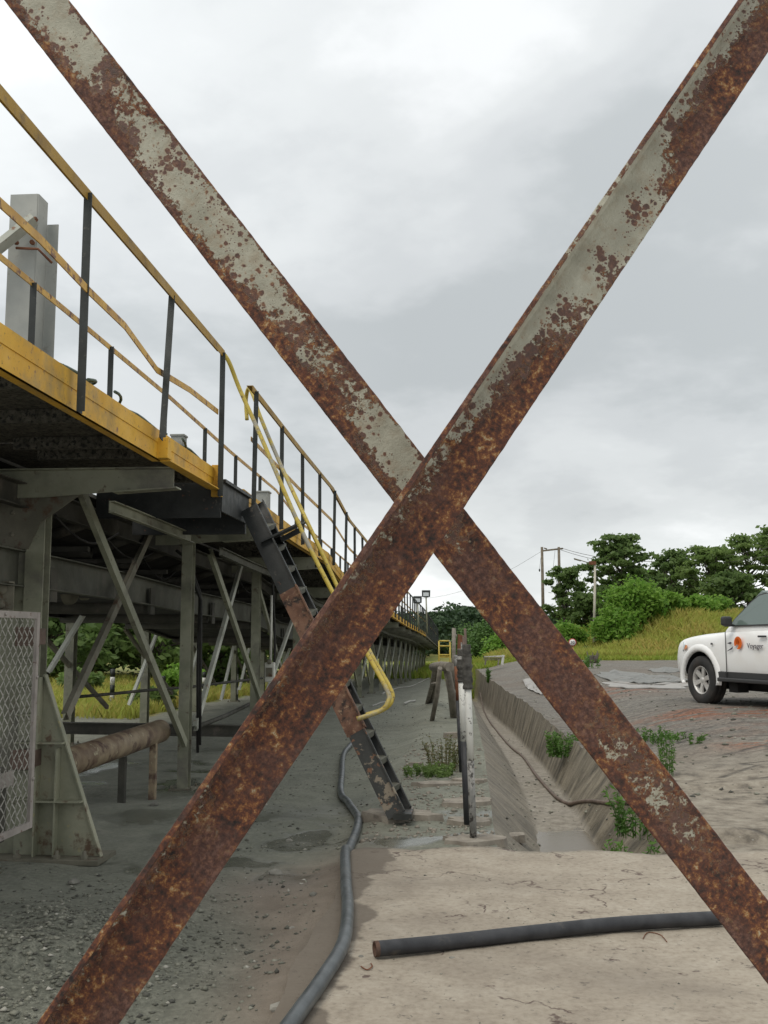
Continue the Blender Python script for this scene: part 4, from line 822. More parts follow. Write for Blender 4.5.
for x_ in (x0, x1): mb = MB(); mb.tube([(x_, d, zb), (x_, d, zt)], .035, 8); child(mb, 'upright', 'yellow_pipe', e); mb = MB(); mb.tube([(x_, d + .5, zb), (x_, d + .5, zm), (x_, d, zm)], .03, 8); child(mb, 'rear_leg', 'steel_mud', e)
for z_ in (zt, (zt + zm) / 2 + .08, zm): mb = MB(); mb.tube([(x0, d, z_), (x1, d, z_)], .035, 8); child(mb, 'crossbar', 'yellow_pipe', e)
mb = MB(); mb.box(((x0 + x1) / 2, d + .02, zm - .05), (x1 - x0, .05, .12)); child(mb, 'plate', 'yellow_pipe', e)
d = 42; e = empty('low_trailer', P(494, 664, d), 0, 'low pale wooden bench frame at the far edge of the yard', 'bench'); zb = HR(P(494, 660, d).x, d)
mb = MB(); 
for k in range(3): mb.box(P(493, 657 + 1.5 * k, d) + Vector((0, .15 * k, 0)), (.75, .12, .03))
child(mb, 'planks', 'wood_grey', e); mb = MB(); mb.bar(P(502, 665, d), P(503.5, 655, d), .10, .12); mb.bar(P(484, 657, d), P(503, 656, d), .06, .05); child(mb, 'end_board', 'post_white', e)
for px in (486, 499): mb = MB(); mb.bar(P(px, 659, d), P(px - 1, 665, d), .06, .06); child(mb, 'leg', 'wood_grey', e)
# ------------------------------------------------------------------ debris sheets in the yard, concrete chunks, stones
def crumple(pix, th, name, mat, label, amp=.05):
    p0 = smooth_path([GH(x, y) for x, y in list(pix) + [pix[0]]], 5)[:-1]; c = sum(p0, Vector()) / len(p0); pts = [c.lerp(p, 1 + .22 * nz(p.x * 3, p.y * 3, 1.2, 4)) for p in p0]; mb = MB(); n_ = len(pts); rings = 5; vs = []
    for r in range(rings + 1):
        for k, p in enumerate(pts):
            q = c.lerp(p, r / rings); q = Vector((q.x, q.y, H(q.x, q.y) + .012 + amp * abs(nz(q.x * 3, q.y * 3, .9, r)))); vs.append(q)
    fs = [(r * n_ + k, r * n_ + (k + 1) % n_, (r + 1) * n_ + (k + 1) % n_, (r + 1) * n_ + k) for r in range(rings) for k in range(n_)]
    mb.add(vs, fs); o = mb.build(name, mat); md = o.modifiers.new('solid', 'SOLIDIFY'); md.thickness = th; return tag(o, label, 'sheet', 'scrap sheets lying in the yard')
crumple([(523, 681), (530, 680), (537, 686), (542, 694), (535, 693), (527, 689)], .01, 'scrap_sheet', 'sheet_white', 'small pale sheet curling beside the brace left of centre yard', .06)
crumple([(596, 673), (622, 672), (650, 676), (676, 678), (692, 682), (660, 684), (634, 683), (612, 682)], .02, 'scrap_sheet', 'sheet_grey', 'long grey crumpled sheet lying just left of the white car', .10)
crumple([(600, 683), (625, 685), (655, 686), (690, 684), (688, 688), (650, 689), (615, 689)], .02, 'scrap_sheet', 'sheet_white', 'narrow pale edge strip in front of the crumpled sheet', .05)
crumple([(648, 670), (668, 668), (682, 670), (672, 673), (655, 673)], .02, 'scrap_sheet', 'sheet_grey', 'small grey sheet lying behind the long crumpled one', .06)
def chunk(px, py, sx_, sy_, sz_, label, rot=0, mat='chunk', name='concrete_chunk', cat='concrete piece', seed=0, zl=0):
    c = GH(px, py); bm = bmesh.new(); n_ = 18; rnd = random.Random(px * 7 + py)
    top = []; bot = []
    for k in range(n_):
        a = 2 * PI * k / n_; r = 1 + .45 * nz(math.cos(a) * 1.6, math.sin(a) * 1.6, 1, px) + .14 * rnd.uniform(-1, 1)
        top.append(bm.verts.new((math.cos(a) * r * sx_ * .95, math.sin(a) * r * sy_ * .95, sz_ * (1 + .12 * rnd.uniform(-1, 1))))); bot.append(bm.verts.new((math.cos(a) * r * sx_, math.sin(a) * r * sy_, -.04)))
    cv = bm.verts.new((0, 0, sz_ * 1.15))
    for k in range(n_): bm.faces.new((bot[k], bot[(k + 1) % n_], top[(k + 1) % n_], top[k])); bm.faces.new((top[k], top[(k + 1) % n_], cv))
    me = bpy.data.meshes.new(name); bm.to_mesh(me); bm.free(); me.materials.append(MATS[mat]); o = bpy.data.objects.new(name, me); COL.objects.link(o)
    o.location = (c.x, c.y, H(c.x, c.y) + zl); o.rotation_euler.z = rot; return tag(o, label, cat, 'broken concrete around the stair and posts' if mat == 'chunk' else None)
chunk(398, 817, .33, .24, .045, 'flat broken concrete pad under the foot of the stair')
chunk(474, 841, .24, .15, .02, 'thin round concrete collar around the white pipe post')
chunk(470, 823, .22, .16, .035, 'concrete pad around the thicker black-based post')
chunk(466, 804, .26, .20, .03, 'cracked concrete pad behind the black-based post', .4)
chunk(440, 785, .34, .13, .025, 'brown crumbling slab edge left of the post row', .2)
chunk(470, 782, .22, .10, .03, 'brown crumbling slab edge right behind the posts', -.2)
chunk(511, 835, .13, .10, .03, 'dark broken lump at the slab edge above the channel', .5, zl=-.03)
chunk(455, 737, .2, .12, .07, 'loose concrete block beside the farther posts', .5)
chunk(415, 765, .09, .04, .03, 'small pale broken piece on gravel beyond the stair foot', .1)
def stone(c, r, seed):
    bm = bmesh.new(); bmesh.ops.create_icosphere(bm, subdivisions=2, radius=1)
    for v in bm.verts: v.co *= 1 + .28 * noise.noise(v.co * 1.3 + Vector((seed, seed, 0))); v.co = Vector((v.co.x * r, v.co.y * r * .8, v.co.z * r * .55))
    me = bpy.data.meshes.new('stone'); bm.to_mesh(me); bm.free(); me.materials.append(MATS['stone']); o = bpy.data.objects.new('stone', me); COL.objects.link(o); o.location = c; o.rotation_euler.z = seed; return o
SL = [(276, 875, .055, 'flat pale stone left of the hose beside the gravel heap'), (313, 896, .032, 'grey stone left of the hose in the brown mud'), (292, 929, .02, 'dark small stone left of the hose, lower brown mud'), (360, 917, .018, 'small grey stone on the slab just right of the hose'), (279, 1010, .045, 'rough grey stone at the bottom edge left of the hose'), (361, 958, .018, 'small stone on the slab by the pipe end'), (452, 960, .02, 'small grey stone on the slab below the black pipe'), (289, 842, .035, 'flat stone on the smooth mud left of the hose'), (74, 884, .05, 'pale stone on the gravel heap before the column foot'), (154, 806, .05, 'stone on the mud beside the rusty pipe stands'), (425, 750, .05, 'pale flat stone on the gravel right of the stair foot')]
for k, (px, py, r, lb) in enumerate(SL):
    c = GH(px, py); tag(stone(c + Vector((0, 0, r * .25)), r, k * 1.7), lb, 'stone', 'loose stones on the ground')
# gravel (uncountable)
def gravel(name, n_, sampler, size, mat='gravel_mix'):
    base = np.array([(1, 0, 0), (0, 1, 0), (-1, 0, 0), (0, -1, 0), (0, 0, .8), (0, 0, -.8)], float); fb = np.array([(0, 1, 4), (1, 2, 4), (2, 3, 4), (3, 0, 4), (1, 0, 5), (2, 1, 5), (3, 2, 5), (0, 3, 5)])
    V = []; Fs = []
    for k in range(n_):
        x, y = sampler(); r = size * (0.4 + RNG.random() ** 3 * 2.2); a = RNG.random() * 6.28
        b_ = base * (1 + .35 * RNG.standard_normal((6, 1))) * r; ca, sa = math.cos(a), math.sin(a); b_ = np.stack([b_[:, 0] * ca - b_[:, 1] * sa, b_[:, 0] * sa + b_[:, 1] * ca, b_[:, 2] * .7], 1)
        V.append(b_ + np.array([x, y, H(x, y) + r * .15])); Fs.append(fb + 6 * k)
    o = soup(name, np.concatenate(V), np.concatenate(Fs), mat); return tag(o, kind='stuff')
def s_left():
    while True:
        r = RNG.random()
        if r < .72: x, y = RNG.normal(-2.3, .6), RNG.normal(5.1, .95)
        elif r < .82: x, y = RNG.uniform(-3.5, -.9), RNG.uniform(3.5, 8)
        else: x, y = RNG.uniform(-2.6, .0), 8.5 + 18 * RNG.random() ** 1.6
        if y > 3.2 and x < (-.95 if y < 9 else .1) and abs(x + .9 - 0) > .05: return x, y
tag(gravel('gravel', 13000, s_left, .0078), 'grey loose gravel scattered over the mud', 'gravel')
tag(gravel('bank_rubble', 1500, lambda: (RNG.uniform(-.9, .18), 8.6 + 7 * RNG.random() ** 1.3), .012, 'chunk'), 'brown broken rubble along the channel bank by the posts', 'rubble')
tag(gravel('yard_gravel', 2500, lambda: (RNG.uniform(1.7, 9), 10 + 20 * RNG.random() ** 1.4), .015), 'small stones scattered over the yard paving', 'gravel')
tag(gravel('channel_debris', 700, lambda: (RNG.uniform(.3, 1.5), 8.2 + 16 * RNG.random() ** 1.5), .011), 'small stones and rubble lying in the drainage channel', 'rubble')
tag(gravel('slab_grit', 1100, lambda: (RNG.uniform(-.55, 3), RNG.uniform(3.3, 7.9)), .0045), 'fine grit scattered on the concrete slab', 'grit')
# ------------------------------------------------------------------ plants
def leaves(centers, size, aspect=.55, up=.3):
    n_ = len(centers); a = RNG.standard_normal((n_, 3)); a[:, 2] = a[:, 2] * .7; a /= np.linalg.norm(a, axis=1)[:, None]
    b_ = RNG.standard_normal((n_, 3)); b_ -= a * (a * b_).sum(1)[:, None]; b_ /= np.linalg.norm(b_, axis=1)[:, None]
    s = size * RNG.uniform(.6, 1.4, (n_, 1)); a *= s; b_ *= s * aspect
    V = np.stack([centers - a, centers + b_, centers + a, centers - b_], 1).reshape(-1, 3); return V, np.arange(4 * n_).reshape(-1, 4)
def blob_pts(c, r, n_, shell=.55, squash=.7, ragged=.35):
    d_ = RNG.standard_normal((n_, 3)); d_ /= np.linalg.norm(d_, axis=1)[:, None]
    rad = (shell + (1 - shell) * RNG.random((n_, 1)) ** .7) * (1 + ragged * RNG.standard_normal((n_, 1)) * .35)
    return np.array(c) + d_ * rad * np.array([r, r, r * squash])
def plantobj(root, pts, size, mat, name='crown', aspect=.55):
    V, Fq = leaves(pts, size, aspect); o = soup(name, V - np.array(root.location), Fq, mat); o.parent = root; return o
def tree(name, base, h, rad, label, mat, clumps=26, per=420, leaf=.14, trunk_r=.18, crown_lo=.35, layered=False, group=None, cat='tree', squash=.6, seed=None):
    e = empty(name, base, 0, label, cat, group); b0 = Vector(base); mb = MB(); tops = b0 + Vector((RNG.uniform(-.1, .1) * h * .3, 0, h * .8))
    mb.tube([b0 - Vector((0, 0, .3)), b0.lerp(tops, .4), b0.lerp(tops, .75), tops], [trunk_r, trunk_r * .75, trunk_r * .45, trunk_r * .15], 8); allp = []
    for k in range(clumps):
        f_ = crown_lo + (1 - crown_lo) * ((k + .5) / clumps) ** .8; a = k * 2.399 + RNG.uniform(-.4, .4)
        rr = rad * (math.sin(PI * min(.98, (f_ - crown_lo) / (1.12 - crown_lo)) ** .75) * .95 + .12) * (RNG.uniform(.65, 1.05) if k % 3 else RNG.uniform(.2, .6))
        c = b0 + Vector((math.cos(a) * rr, math.sin(a) * rr, h * f_)); cr = rad * (RNG.uniform(.16, .30) if layered else RNG.uniform(.18, .36))
        p_ = blob_pts(c, cr * 1.15, int(per * .62), .1, .30 if layered else squash * .8, 1.1)
        allp.append(p_); st = b0.lerp(tops, min(1, f_ * .8)); mb.tube([st, st.lerp(c, .55) + Vector((0, 0, -.05 * h)), c], [trunk_r * .3, trunk_r * .17, trunk_r * .06], 5)
    o = mb.build('trunk', 'bark'); o.parent = e; o.matrix_parent_inverse = Matrix.Translation(e.location).inverted()
    plantobj(e, np.concatenate(allp), leaf, mat); return e
def bush(name, base, rad, h, label, mat, n_=14, per=300, leaf=.11, group=None, cat='bush'):
    e = empty(name, base, 0, label, cat, group); allp = []; mb = MB()
    for k in range(n_):
        a = k * 2.4; rr = rad * math.sqrt((k + .5) / n_) * .8; zz_ = h * (.25 + .55 * RNG.random()) * (1.1 - .5 * rr / rad)
        c = (base[0] + math.cos(a) * rr, base[1] + math.sin(a) * rr, base[2] + zz_); allp.append(blob_pts(c, max(rad, h) * RNG.uniform(.24, .4), per, .4, .75, .5))
        mb.tube([(base[0], base[1], base[2] - .1), c], [.05, .02], 5)
    o = mb.build('stem', 'bark'); o.parent = e; o.matrix_parent_inverse = Matrix.Translation(e.location).inverted()
    plantobj(e, np.concatenate(allp), leaf, mat, 'foliage'); return e
def atpx(px, d, z=None):
    x = P(px, 634, d).x; return (x, d, H(x, d) if z is None else z)
def hpx(py, d, z0): return P(0, py, d).z - z0
def T(px, d, top, halfpx, label, mat='leaf_dark', **k):
    b_ = atpx(px, d); h = P(px, top, d).z - b_[2]; return tree(k.pop('name', 'broadleaf_tree'), b_, h, halfpx * d / F, label, mat, **k)
GR = 'trees beyond the yard'
T(622, 66, 536, 33, 'tallest feathery tree with layered crown behind the street lamp', 'leaf_dark', clumps=44, per=420, leaf=.15, layered=True, crown_lo=.15, group=GR)
T(566, 74, 568, 19, 'smaller dark tree standing behind the twin wooden poles', 'leaf_dark', clumps=26, per=300, leaf=.16, crown_lo=.3, group=GR)
T(592, 72, 596, 22, 'dark low tree filling the gap left of the tallest tree', 'leaf_dark', clumps=26, per=300, leaf=.16, crown_lo=.1, group=GR)
T(675, 72, 552, 24, 'dark dense tree just right of the tallest tree', 'leaf_dark', clumps=30, per=380, leaf=.15, crown_lo=.15, group=GR)
T(712, 68, 548, 30, 'mid green tree rising above the front of the car', 'leaf_mid', clumps=36, per=400, leaf=.15, crown_lo=.1, layered=True, group=GR)
T(750, 70, 536, 34, 'wide open tree at the right edge above the windscreen', 'leaf_mid', clumps=36, per=300, leaf=.15, crown_lo=.2, layered=True, group=GR)
T(800, 66, 520, 36, 'mid green tree beyond the right edge of view', 'leaf_mid', clumps=30, per=300, leaf=.16, crown_lo=.2, group=GR)
T(735, 64, 575, 30, 'low dark tree directly behind the car bonnet', 'leaf_dark', clumps=26, per=380, leaf=.15, crown_lo=.05, group=GR)
T(645, 76, 575, 40, 'broad dark tree at the back behind bright bushes', 'leaf_dark', clumps=30, per=380, leaf=.17, crown_lo=.05, group=GR)
def Bp(px, d, top, halfpx, label, mat='leaf_bright', **k):
    b_ = atpx(px, d); h = max(.4, P(px, top, d).z - b_[2]); return bush('green_bush', b_, halfpx * d / F, h, label, mat, **k)
GB = 'bushes on the grassy mound'
Bp(636, 55.5, 577, 27, 'largest bright green bush on top of the mound', n_=22, per=420, group=GB)
Bp(614, 54, 603, 19, 'bright green bush on the left slope of the mound', n_=14, group=GB)
Bp(665, 56.5, 586, 19, 'bright bush right of the largest one on the mound', n_=14, group=GB)
Bp(705, 57.5, 590, 22, 'bright green bush just above the car bonnet', n_=16, group=GB)
Bp(568, 57, 620, 16, 'pale green bush at the foot of the twin wooden poles', n_=14, group=GB)
Bp(557, 54, 634, 12, 'low bush beside the round road sign', n_=10, group=GB)
Bp(590, 53, 650, 9, 'small shrub at the base of the street lamp', 'leaf_mid', n_=10, group=GB)
Bp(612, 54, 640, 9, 'low weeds patch on the mound right of the lamp', 'leaf_mid', n_=9, group=GB)
GC = 'bushes at the far end of the channel'
for (px, d, top, hw, lb, mt) in ((487, 78, 613, 17, 'bright bush behind the far end of channel', 'leaf_far_light'), (505, 72, 628, 14, 'round bright bush left of the back brace', 'leaf_bright'), (470, 86, 620, 14, 'bush behind the post tops at the far end', 'leaf_far_light'), (525, 80, 622, 18, 'far bright bush hidden partly by the back brace', 'leaf_far_light'), (493, 64, 643, 8, 'low bright shrub behind the pale bench frame', 'leaf_bright'), (548, 84, 610, 20, 'far bush under the leftmost wooden pole', 'leaf_far')):
    Bp(px, d, top, hw, lb, mt, n_=14, leaf=.13, group=GC)
# distant wood: one mass
allp = []
for k in range(150):
    x = RNG.uniform(-60, 75); y = RNG.uniform(100, 150); px = 468 + x * F / y
    top = 1.6 + (634 - (611 + 3.5 * math.sin(px * .05) + 3 * math.sin(px * .13 + 1))) * y / F * (y / 150) ** .3
    if px < 380: top += 1.5
    for j in range(3): allp.append(blob_pts((x + RNG.normal(0, 1.2), y, top - 1.1 - 1.4 * j), RNG.uniform(1.4, 2.6), 260, .5, .6, .3))
V, Fq = leaves(np.concatenate(allp), .30); tag(soup('distant_wood', V, Fq, 'leaf_far'), 'dark green distant wood along the horizon', 'wood', kind='stuff')
# thicket and field beyond the conveyor on the left
GT = 'trees beyond the conveyor'
for k, (x, y, h, r, lb) in enumerate(((-22, 44, 7.5, 3.6, 'dark tree seen under the conveyor, leftmost gap by the mesh guard'), (-17.5, 41, 6.2, 3.0, 'dark tree seen under conveyor behind the first crossed braces'), (-14.0, 45, 7, 3.0, 'dense tree seen left of the second conveyor column'), (-12.0, 40, 4.2, 1.9, 'lower tree seen right of the second conveyor column'), (-12.5, 52, 6.5, 3.0, 'dark tree seen between second and third conveyor columns'), (-11, 62, 6.5, 3.0, 'dark tree seen just behind the stair under conveyor'), (-26, 50, 9, 4, 'tall dark tree farthest left behind the mesh guard'), (-9.5, 80, 7, 3.5, 'far dark tree at the end of the conveyor legs'), (-15.4, 37, 3.6, 2.3, 'low broad tree under conveyor just left of second column'), (-19.6, 39, 4.4, 2.6, 'low broad tree under conveyor just right of the mesh guard'), (-10.6, 44, 4.2, 2.2, 'low tree under conveyor just right of third column'), (-13.4, 48, 5.4, 2.6, 'tree behind the low one right of second column'), (-17.5, 47, 4.6, 2.6, 'tree behind the low one left of second column'), (-22, 56, 6.5, 3.6, 'farther tree between mesh guard and second column'))):
    tree('broadleaf_tree', (x, y, H(x, y)), h, r * 1.15, lb, 'leaf_dark' if k % 3 else 'leaf_mid', clumps=34, per=330, leaf=.15, crown_lo=.02, group=GT)
for k, (x, y, r, lb) in enumerate(((-9.2, 33, .9, 'round bright bush on field under the conveyor, right of second column'), (-14.5, 34, 1.3, 'yellow-green bush in field behind the mesh guard side'), (-11.8, 31, .7, 'small bush on field behind the crossed braces'), (-19, 37, 1.6, 'leftmost bush at the field edge under conveyor'), (-7.6, 24.5, .55, 'dark low bush by the column foot under conveyor'))):
    bush('green_bush', (x, y, H(x, y)), r, r * 1.1, lb, 'leaf_mid' if k != 0 else 'leaf_bright', n_=12, per=240, leaf=.10, group='bushes in the field beyond conveyor')
# grass blades
def grass(name, n_, sampler, h, wd, mat, lean=.35):
    xs = np.array([sampler() for _ in range(n_)]); z = np.array([H(a, b_) for a, b_ in xs]); hh = h * RNG.uniform(.5, 1.3, n_); a = RNG.uniform(0, 6.28, n_)
    dx_, dy_ = np.cos(a) * wd / 2, np.sin(a) * wd / 2; lx, ly = RNG.normal(0, lean, n_) * hh, RNG.normal(0, lean, n_) * hh
    p0 = np.stack([xs[:, 0] - dx_, xs[:, 1] - dy_, z - .02], 1); p1 = np.stack([xs[:, 0] + dx_, xs[:, 1] + dy_, z - .02], 1)
    p2 = np.stack([xs[:, 0] + lx * .4 + dx_ * .7, xs[:, 1] + ly * .4 + dy_ * .7, z + hh * .6], 1); p3 = np.stack([xs[:, 0] + lx, xs[:, 1] + ly, z + hh], 1)
    V = np.stack([p0, p1, p2, p3], 1).reshape(-1, 3); return tag(soup(name, V, np.arange(4 * n_).reshape(-1, 4), mat), kind='stuff')
def smound():
    while True:
        y = 46.5 + 14 * RNG.random() ** 1.3; x = RNG.uniform(1.0, 20)
        if RNG.random() < .85: return x, y
tag(grass('mound_grass', 42000, smound, .38, .05, 'grass_yellow'), 'tall yellow-green grass covering the mound', 'grass')
tag(grass('verge_grass', 22000, lambda: (RNG.uniform(-1, 18), 45.5 + 4.5 * RNG.random()), .20, .05, 'grass_green'), 'short green grass along the yard edge', 'grass')
tag(grass('field_grass', 42000, lambda: (-7 - 20 * RNG.random() ** 1.2, 21.5 + 17 * RNG.random()), .26, .035, 'grass_yellow'), 'yellow-green grass of the field beyond the conveyor', 'grass')
tag(grass('far_grass', 12000, lambda: (RNG.uniform(-6, 9), 62 + 25 * RNG.random()), .45, .09, 'grass_green'), 'far grass at the end of the channel', 'grass')
# weeds
def weed(px, py, h, n_, label, mat='weed_green', tall=False, spread=.12, zz=None, name='weed', leafsz=.03):
    c = GH(px, py) if zz is None else Vector(zz); e = empty(name, c, 0, label, 'plant'); V = []; allp = []; mb = MB()
    for k in range(n_):
        a = RNG.uniform(0, 6.28); r = spread * math.sqrt(RNG.random()); b_ = Vector((c.x + math.cos(a) * r, c.y + math.sin(a) * r, c.z)); hh = h * RNG.uniform(.55, 1.05); l_ = Vector((math.cos(a), math.sin(a), 0)) * hh * RNG.uniform(.05, .35 if not tall else .15)
        pts = [b_ + l_ * t_ * t_ + Vector((0, 0, hh * t_)) for t_ in (0, .33, .66, 1)]; mb.tube(pts, [.004, .0035, .003, .0015], 4, False)
        for t_ in np.linspace(.15, 1, 12 if tall else 8):
            q = b_ + l_ * t_ * t_ + Vector((0, 0, hh * t_)); allp.append(blob_pts(q, leafsz * 1.2, 4 if tall else 3, .5, .8, .3))
    o = mb.build('stems', mat); o.parent = e; o.matrix_parent_inverse = Matrix.Translation(e.location).inverted(); plantobj(e, np.concatenate(allp), leafsz, mat, 'leaves', .3); return e
weed(668, 776, .50, 9, 'tall bright green weed growing in front of the car yard', tall=True, spread=.08, leafsz=.022)
weed(652, 742, .16, 14, 'low green weed just left of the tall weed', spread=.25)
weed(690, 742, .10, 10, 'thin green weed patch right of the tall weed', spread=.3)
weed(566, 757, .32, 60, 'bright weed clump on the channel wall left of back brace', spread=.28, leafsz=.03)
weed(634, 800, .42, 16, 'long leaved weeds above the channel end under the brace', spread=.16, leafsz=.032, zz=(1.42, 9.4, -.15))
weed(628, 838, .34, 16, 'lowest green weeds at the slab edge beneath the brace', spread=.16, leafsz=.03, zz=(1.25, 8.6, -.38))
weed(489, 683, .55, 10, 'slender lone weed on the channel rim near the pale bench', tall=True, spread=.07, leafsz=.04)
weed(430, 776, .12, 50, 'dark low weed mat beside the crumbling slab edge', 'leaf_mid', spread=.30, name='weed', leafsz=.025)
weed(446, 770, .42, 36, 'dry brown-green grass tuft left of the post row', 'weed_dry', spread=.28, leafsz=.022)
weed(462, 690, .4, 20, 'dry tuft beside the farther channel posts', 'weed_dry', spread=.3, leafsz=.03)
weed(585, 668, .35, 20, 'weed tuft near the old stump at yard edge', 'weed_green', spread=.5, leafsz=.05)
# ------------------------------------------------------------------ striped posts in the left field, utility poles, lamp, sign, stump
for k, (px, yt, yb_, d) in enumerate(((112, 669, 716, 24.5), (163, 676, 706, 27.5), (236, 668, 700, 29), (204, 672, 702, 28.5), (278, 672, 694, 33))):
    lb = ['black and white striped post behind the rusty pipe', 'thin striped post left of the second conveyor column', 'striped post in field right of the second column braces', 'dark topped striped post right behind the second column', 'faraway striped post seen beside the electrical box'][k]
    x = P(px, 700, d).x; zb = H(x, d); zt = P(px, yt, d).z; e = empty('striped_post', (x, d, zb), 0, lb, 'post', 'striped posts along the field')
    for j in range(5): mb = MB(); mb.tube([(x, d, zb + (zt - zb) * j / 5), (x, d, zb + (zt - zb) * (j + 1) / 5)], .06, 8); child(mb, 'band', 'post_white' if j % 2 else 'post_black', e)
d = 90; e = empty('utility_poles', atpx(552, d), 0, 'pair of tall wooden poles joined by a crossbar', 'utility pole')
for px in (543.5, 560.5):
    b_ = Vector(atpx(px, d)); mb = MB(); mb.tube([b_, (b_.x, d, P(px, 547, d).z)], [.16, .11], 8); child(mb, 'pole', 'wood_pole', e)
a, b_ = P(541, 551, d), P(563, 548.5, d); mb = MB(); mb.bar(a, b_, .12, .14); mb.tube([P(544, 548, d), P(547, 549, d)], .06, 6); child(mb, 'crossbar', 'wood_pole', e)
mb = MB()
for px, py in ((539.5, 570), (553, 569.5)): mb.lathe(P(px, py, d), (0, 0, 1), [(0, .1), (.07, .08), (.05, 0), (.08, -.05), (.02, -.15)], 8); mb.tube([P(px + 2, 551, d), P(px, 570, d)], .012, 4)
child(mb, 'insulator', 'post_black', e)
mb = MB()
for k, (y0_, y1_) in enumerate(((550, 549), (548, 540))):
    a, b_ = P(561, y0_, d), P(800, y1_, 60); mb.tube([a.lerp(b_, t_) - Vector((0, 0, 1.2 * 4 * t_ * (1 - t_))) for t_ in np.linspace(0, 1, 16)], .018, 4)
a, b_ = P(542, 551, d), P(380, 590, 160); mb.tube([a.lerp(b_, t_) - Vector((0, 0, 2.5 * 4 * t_ * (1 - t_))) for t_ in np.linspace(0, 1, 12)], .012, 4)
child(mb, 'power_line', 'steel_dark', e)
d = 55; b_ = Vector(atpx(594, d)); e = empty('street_lamp', b_, 0, 'pale thin concrete street lamp pole rising from the mound', 'street lamp')
mb = MB(); tp = P(595, 564, d); mb.tube([b_, tp], [.09, .055], 8); child(mb, 'pole', 'pole_pale', e)
mb = MB(); mb.tube([tp, P(589, 563, d), P(581, 560.5, d)], [.04, .03, .025], 6); child(mb, 'arm', 'steel_mud', e); mb = MB(); c = P(577.5, 559, d); mb.prism([P(574, 558, d), P(581, 560, d), P(581, 561.2, d), P(574.5, 559.4, d)], (0, .2, 0)); child(mb, 'lamp_head', 'steel_mud', e)
mb = MB(); mb.box(P(592.5, 563, d), (.35, .2, .18)); child(mb, 'bracket', 'rust', e)
d = 43; c = P(572.5, 642.5, d); b_ = Vector(atpx(574, d)); e = empty('road_sign', (c.x, d, H(c.x, d)), 0, 'small round white road sign with red rim on a post', 'road sign'); r = 3.9 * d / F * 1.0
mb = MB(); mb.lathe(c, (0, -1, 0), [(r, -.02), (r, 0), (0, 0)], 28); child(mb, 'rim', 'sign_red', e); mb = MB(); mb.lathe(c + Vector((0, -.006, 0)), (0, -1, 0), [(r * .78, -.004), (r * .78, 0), (0, 0)], 28); child(mb, 'face', 'sign_white', e)
mb = MB(); mb.tube([(c.x + .06, d + .04, H(c.x, d) - .1), (c.x, d + .04, c.z)], .03, 8); child(mb, 'post', 'yellow_worn', e)
def text(body, size, mat, parent, M, name='lettering', ext_=.002):
    cu = bpy.data.curves.new(name, 'FONT'); cu.body = body; cu.size = size; cu.extrude = ext_; cu.align_x = 'CENTER'; cu.align_y = 'CENTER'; o = bpy.data.objects.new(name, cu); COL.objects.link(o)
    dg = bpy.context.evaluated_depsgraph_get(); me = bpy.data.meshes.new_from_object(o.evaluated_get(dg)); bpy.data.objects.remove(o); me.materials.clear(); me.materials.append(MATS[mat]); o = bpy.data.objects.new(name, me); COL.objects.link(o)
    o.parent = parent; o.matrix_local = M; return o
rel = c + Vector((0, -.014, 0)) - e.location
text('30', r * 1.05, 'logo_dark', e, Matrix.Translation(rel) @ Matrix.Rotation(PI / 2, 4, 'X'), 'numerals')
b_ = Vector(atpx(592, 41)); mb = MB()
for k in range(7): a = k * .9; mb.tube([b_ + Vector((.12 * math.cos(a), .12 * math.sin(a), -.05)), b_ + Vector((.28 * math.cos(a) + .05, .2 * math.sin(a), .18 + .3 * abs(math.sin(k * 1.7))))], [.06, .015], 6)
mb.tube([b_, b_ + Vector((0, 0, .3))], [.2, .14], 8); tag(mb.build('tree_stump', 'bark'), 'ragged dark stump at the far edge of the yard', 'stump')
